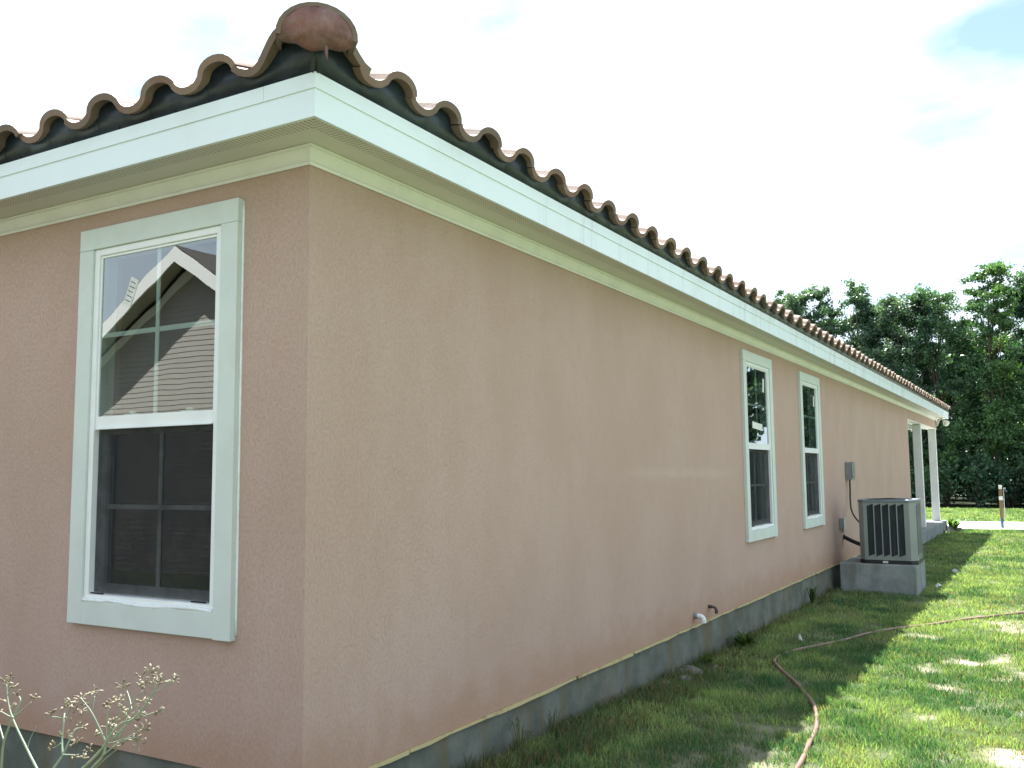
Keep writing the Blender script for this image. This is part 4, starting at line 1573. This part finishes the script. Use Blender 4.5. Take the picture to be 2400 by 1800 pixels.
# ------------------------------------------------------------------ trees
def foliage(centres, per, leaf, seed, cols, squash=0.8):
    """leaf-sized quads through blobs: centres = (x, y, z, radius)"""
    r2 = np.random.default_rng(seed)
    P, T = [], []
    for (x, y, z, r) in centres:
        n = int(per * r * r)
        # leaves along twigs that fan out of the blob, so its edge is feathery
        k = max(5, int(16 * r))
        tw = r2.normal(0, 1, (k, 3))
        tw[:, 2] = tw[:, 2] * 0.8 + 0.25
        tw = tw / np.linalg.norm(tw, axis=1)[:, None] * r * r2.uniform(0.55, 1.45, (k, 1))
        wgt = r2.uniform(0.4, 1.0, k)
        ti = r2.choice(k, n, p=wgt / wgt.sum())
        f = r2.uniform(0.05, 1.0, n) ** 0.75
        p = tw[ti] * f[:, None] + r2.normal(0, 1, (n, 3)) * (0.10 * r + 0.07 * r * f)[:, None]
        p[:, 2] -= 0.10 * r * f * f
        p[:, 2] *= squash
        P.append(p + np.array([x, y, z]))
        base = np.array(cols)[r2.integers(0, len(cols))]
        T.append(base * (0.7 + 0.6 * r2.uniform(0, 1, (k, 1)))[ti] * r2.uniform(0.75, 1.25, (n, 1)))
    P = np.concatenate(P)
    T = np.concatenate(T)
    n = len(P)
    a = r2.normal(0, 1, (n, 3))
    a /= np.linalg.norm(a, axis=1)[:, None]
    c = np.cross(a, r2.normal(0, 1, (n, 3)))
    c /= np.linalg.norm(c, axis=1)[:, None]
    L_ = leaf * r2.uniform(0.6, 1.4, (n, 1))
    v = np.empty((n, 4, 3))
    v[:, 0] = P - a * L_ * 0.5
    v[:, 1] = P + c * L_ * 0.28
    v[:, 2] = P + a * L_ * 0.5
    v[:, 3] = P - c * L_ * 0.28
    return v.reshape(-1, 3), np.repeat(T, 4, axis=0), n


def leaf_obj(name, par, centres, per, leaf, seed, cols, squash=0.8):
    v, t, n = foliage(centres, per, leaf, seed, cols, squash)
    me = bare_mesh(name, v, np.arange(4 * n), np.full(n, 4), t)
    return put(name, me, 'leaf', par)


DARK = [(0.032, 0.080, 0.048), (0.044, 0.100, 0.056), (0.060, 0.122, 0.064), (0.038, 0.088, 0.056)]
GREY = [(0.068, 0.124, 0.088), (0.088, 0.145, 0.100), (0.050, 0.102, 0.068)]
LIGHT = [(0.072, 0.150, 0.058), (0.092, 0.172, 0.062), (0.056, 0.122, 0.055)]


def tree(x, y, h, rad, label, seed, cols, shape='round', bole=0.3, per=1700, leaf=0.145, grp='trees along the far edge of the lawn', nl=36):
    rs = random.Random(seed)
    z0 = float(gz(x, y)) - 0.05
    t = empty('tree', (x, y, z0), label, 'tree', grp)
    b = MB()
    top = h * 0.86
    n = 8
    tr = [(rs.uniform(-0.12, 0.12) * i / n * rad, rs.uniform(-0.12, 0.12) * i / n * rad, top * i / n) for i in range(n + 1)]
    r0 = 0.05 + h * 0.0075
    b.tube(tr, [r0 * (1 - 0.85 * i / n) + 0.01 for i in range(n + 1)], 7)
    cent = []
    for i in range(nl):
        u = (i + rs.random()) / nl
        zc = h * (bole + (1 - bole) * u * 0.93)
        if shape == 'round':
            w = rad * math.sin(math.pi * (0.18 + 0.75 * u)) ** 0.7
        elif shape == 'tall':
            w = rad * (0.95 - 0.55 * u)
        else:
            w = rad * (0.55 + 0.45 * math.sin(math.pi * u))
        a = rs.uniform(0, 2 * math.pi)
        q_ = w * rs.uniform(0.35, 0.85)
        c_ = (q_ * math.cos(a), q_ * math.sin(a), zc)
        rr_ = rad * (0.34 if shape != 'tall' else 0.34 * (1.2 - 0.45 * u)) * rs.uniform(0.75, 1.2)
        cent.append((*c_, rr_))
        zb = zc * rs.uniform(0.62, 0.85)
        j = min(n - 1, int(zb / top * n))
        p0 = Vector(tr[j])
        p2 = Vector(c_)
        p1 = p0.lerp(p2, 0.5) + Vector((0, 0, 0.25 * rs.uniform(-0.5, 1)))
        b.tube([p0, p1, p2], [r0 * 0.26, r0 * 0.16, r0 * 0.06], 5)
    b.build('trunk', 'bark', t, smooth=True)
    leaf_obj('crown', t, cent, per, leaf, seed, cols)


TR = [
    (-10.6, 52, 12.9, 1.7, 'light green treetop poking up just behind the roof tiles', LIGHT, 'tall', 0.35),
    (-8.4, 50, 12.3, 2.1, 'tree left of the sky gap, first full crown right of the roof ridge line', GREY, 'round', 0.45),
    (-6.3, 50.5, 12.2, 1.9, 'second crown from the roof, with sky showing through its branches', DARK, 'round', 0.42),
    (-4.1, 50, 11.3, 2.5, 'broad rounded tree behind the middle of the far roof slope', GREY, 'round', 0.25),
    (-2.0, 49.5, 11.7, 2.4, 'broad dark tree right of the middle, above the flood lamp', DARK, 'round', 0.2),
    (0.5, 48.5, 12.6, 2.4, 'tall airy tree with a thin pointed top near the right edge', LIGHT, 'tall', 0.2),
    (2.4, 50, 11.9, 2.3, 'dense tree cut by the right edge of the photo', DARK, 'round', 0.15),
]
for i, (x, y, h, rd, lb, cl, sh, bo) in enumerate(TR):
    tree(x, y, h, rd, lb, 100 + i, cl, sh, bo)
# the row behind, lower, and the trees that go on to the right (seen mirrored in the side windows)
back = [(-13, 57, 10.0), (-9.6, 58, 8.8), (-7.0, 57, 8.2), (-4.6, 58, 9.4), (-1.2, 57, 9.8), (1.6, 58, 10.0), (4.6, 55, 11)]
for i, (x, y, h) in enumerate(back):
    tree(x, y, h, 2.4, 'tree in the second row, partly hidden behind the nearer crowns', 200 + i, DARK, 'fill', 0.08, 700, 0.24, 'second row of trees behind the first')
side = [(6, 49, 12), (8.5, 46, 11), (11, 44, 12), (13, 47, 13), (12.5, 39, 11), (14, 34, 12), (17, 42, 12)]
for i, (x, y, h) in enumerate(side):
    tree(x, y, h, 2.6, 'tree right of the lawn, mirrored in the side windows', 300 + i, DARK if i % 2 else GREY, 'fill', 0.06, 450, 0.30, 'trees beyond the right edge')


def shrub(x, y, h, rad, label, seed, cols, grp):
    rs = random.Random(seed)
    t = empty('shrub', (x, y, float(gz(x, y)) - 0.03), label, 'shrub', grp)
    b = MB()
    cent = []
    for i in range(8):
        a = rs.uniform(0, 6.28)
        q_ = rad * rs.uniform(0.1, 0.75)
        p = (q_ * math.cos(a), q_ * math.sin(a), h * rs.uniform(0.25, 0.85))
        cent.append((*p, rad * rs.uniform(0.32, 0.5)))
        b.tube([(0.1 * math.cos(a), 0.1 * math.sin(a), 0), (p[0] * 0.6, p[1] * 0.6, p[2] * 0.6), p], [0.04, 0.03, 0.012], 5)
    b.build('stem', 'bark', t, smooth=True)
    leaf_obj('foliage', t, cent, 1000, 0.15, seed, cols, 1.0)


rs = random.Random(4)
SHR = [(-5.0, 46.6, 3.6, 1.4, DARK, 'dark shrub behind the porch, seen between the house wall and the nearer post'),
       (-3.3, 46.2, 3.9, 1.5, DARK, 'dark shrub seen between the two porch posts'),
       (-1.7, 46.7, 3.3, 1.4, LIGHT, 'light green shrub just right of the far porch post, across the lawn'),
       (-0.3, 46.1, 2.6, 1.2, DARK, 'low dark shrub in the thicket midway between far porch post and tap post'),
       (1.0, 46.5, 3.2, 1.3, DARK, 'dark shrub behind the tap post, across the lawn'),
       (2.4, 46.3, 2.8, 1.3, LIGHT, 'leafy shrub at the right edge of the photo, beyond the tap post')]
for i, (x, y, h, rd, cl, lb) in enumerate(SHR):
    shrub(x, y, h, rd, lb, 400 + i, cl, 'shrubs under the far trees')
# the wood beyond, one mass
cent = []
for i in range(110):
    x = rs.uniform(-34, 34)
    cent.append((x, rs.uniform(60, 68), rs.uniform(0.8, 7.5), rs.uniform(1.6, 2.4)))
o = leaf_obj('far_wood', None, cent, 150, 0.42, 77, DARK, 1.0)
tag(o, kind='stuff')

# knee-high undergrowth that closes the foot of the wood
cent = []
for i in range(150):
    cent.append((rs.uniform(-13, 9), rs.uniform(45.0, 56), rs.uniform(0.2, 1.7), rs.uniform(0.6, 1.1)))
o = leaf_obj('undergrowth', None, cent, 500, 0.17, 78, DARK, 1.0)
tag(o, kind='stuff')

# ------------------------------------------------------------------ neighbour's house, behind the photographer, mirrored in the near window
nb = empty('neighbour_house', (-9.6, -7.65, 0.0), 'taupe clapboard house with a white-trimmed gable, mirrored in the near window', 'house')
GH, GW, SL = 5.25, 2.8, 0.62       # apex height above ground, half width, slope of the rakes (relative to the wall plane)
EAV = GH - GW * SL
b = MB()
xz = lambda p, t: (p[0], t, p[1])
b.prism([(-GW, 0), (GW, 0), (GW, EAV), (0, GH), (-GW, EAV)], xz, -9.0, -0.02)
b.build('wall', 'siding', nb)
z = 0.0
bd = 0.088
while z < GH - 0.05:
    hw_ = GW if z < EAV else max(0.02, (GH - z) / SL)
    b = MB()
    ht = min(bd, GH - z)
    hw2 = GW if z + ht < EAV else max(0.01, (GH - z - ht) / SL)
    b.prism([(-hw_, z), (hw_, z), (hw2, z + ht), (-hw2, z + ht)], lambda p, t, z=z: (p[0], t * (1 - (p[1] - z) / 0.2), p[1]), -0.019, 0.016)
    b.build('siding_board', 'siding', nb)
    z += bd + 0.0008
ovh = 0.45
for sgn in (-1, 1):
    b = MB()
    e = sgn * (GW + 0.42)
    za = GH + 0.10
    ze = za - (GW + 0.42) * SL
    # roof slab, white rake board on its front, soffit strip on the wall
    b.prism([(0, za), (e, ze), (e, ze + 0.10), (0, za + 0.12)], xz, -9.2, ovh - 0.03)
    rf = b.build('roof', 'shingle', nb)
    b = MB()
    b.prism([(0, za - 0.16), (e, ze - 0.16), (e, ze + 0.07), (0, za + 0.09)], xz, ovh - 0.029, ovh)
    b.build('rake_board', 'whitetrim', nb)
    b = MB()
    b.prism([(0, za - 0.02), (e, ze - 0.02), (e, ze), (0, za)], xz, 0.03, ovh - 0.03)
    b.build('soffit', 'siding', nb)
    b = MB()
    b.prism([(0, za - 0.30), (sgn * GW, ze + 0.42 * SL - 0.26), (sgn * GW, ze + 0.42 * SL - 0.10), (0, za - 0.12)], xz, 0.018, 0.045)
    b.build('frieze_board', 'whitetrim', nb)
    MB().box(sgn * GW - 0.06, sgn * GW + 0.06, 0.0171, 0.05, 0, EAV - 0.15).build('corner_board', 'whitetrim', nb)
# main body of that house with its hipped roof
b = MB()
b.box(-9, 8, -14, -1.2, 0, 3.0)
b.build('wall', 'siding', nb)
b = MB()
b.v = [(-9.5, -0.7, 2.95), (8.5, -0.7, 2.95), (8.5, -14.5, 2.95), (-9.5, -14.5, 2.95), (-3.5, -7.5, 6.6), (2.5, -7.5, 6.6)]
b.f = [(0, 1, 5, 4), (1, 2, 5), (2, 3, 4, 5), (3, 0, 4), (0, 3, 2, 1)]
b.build('roof', 'shingle', nb)
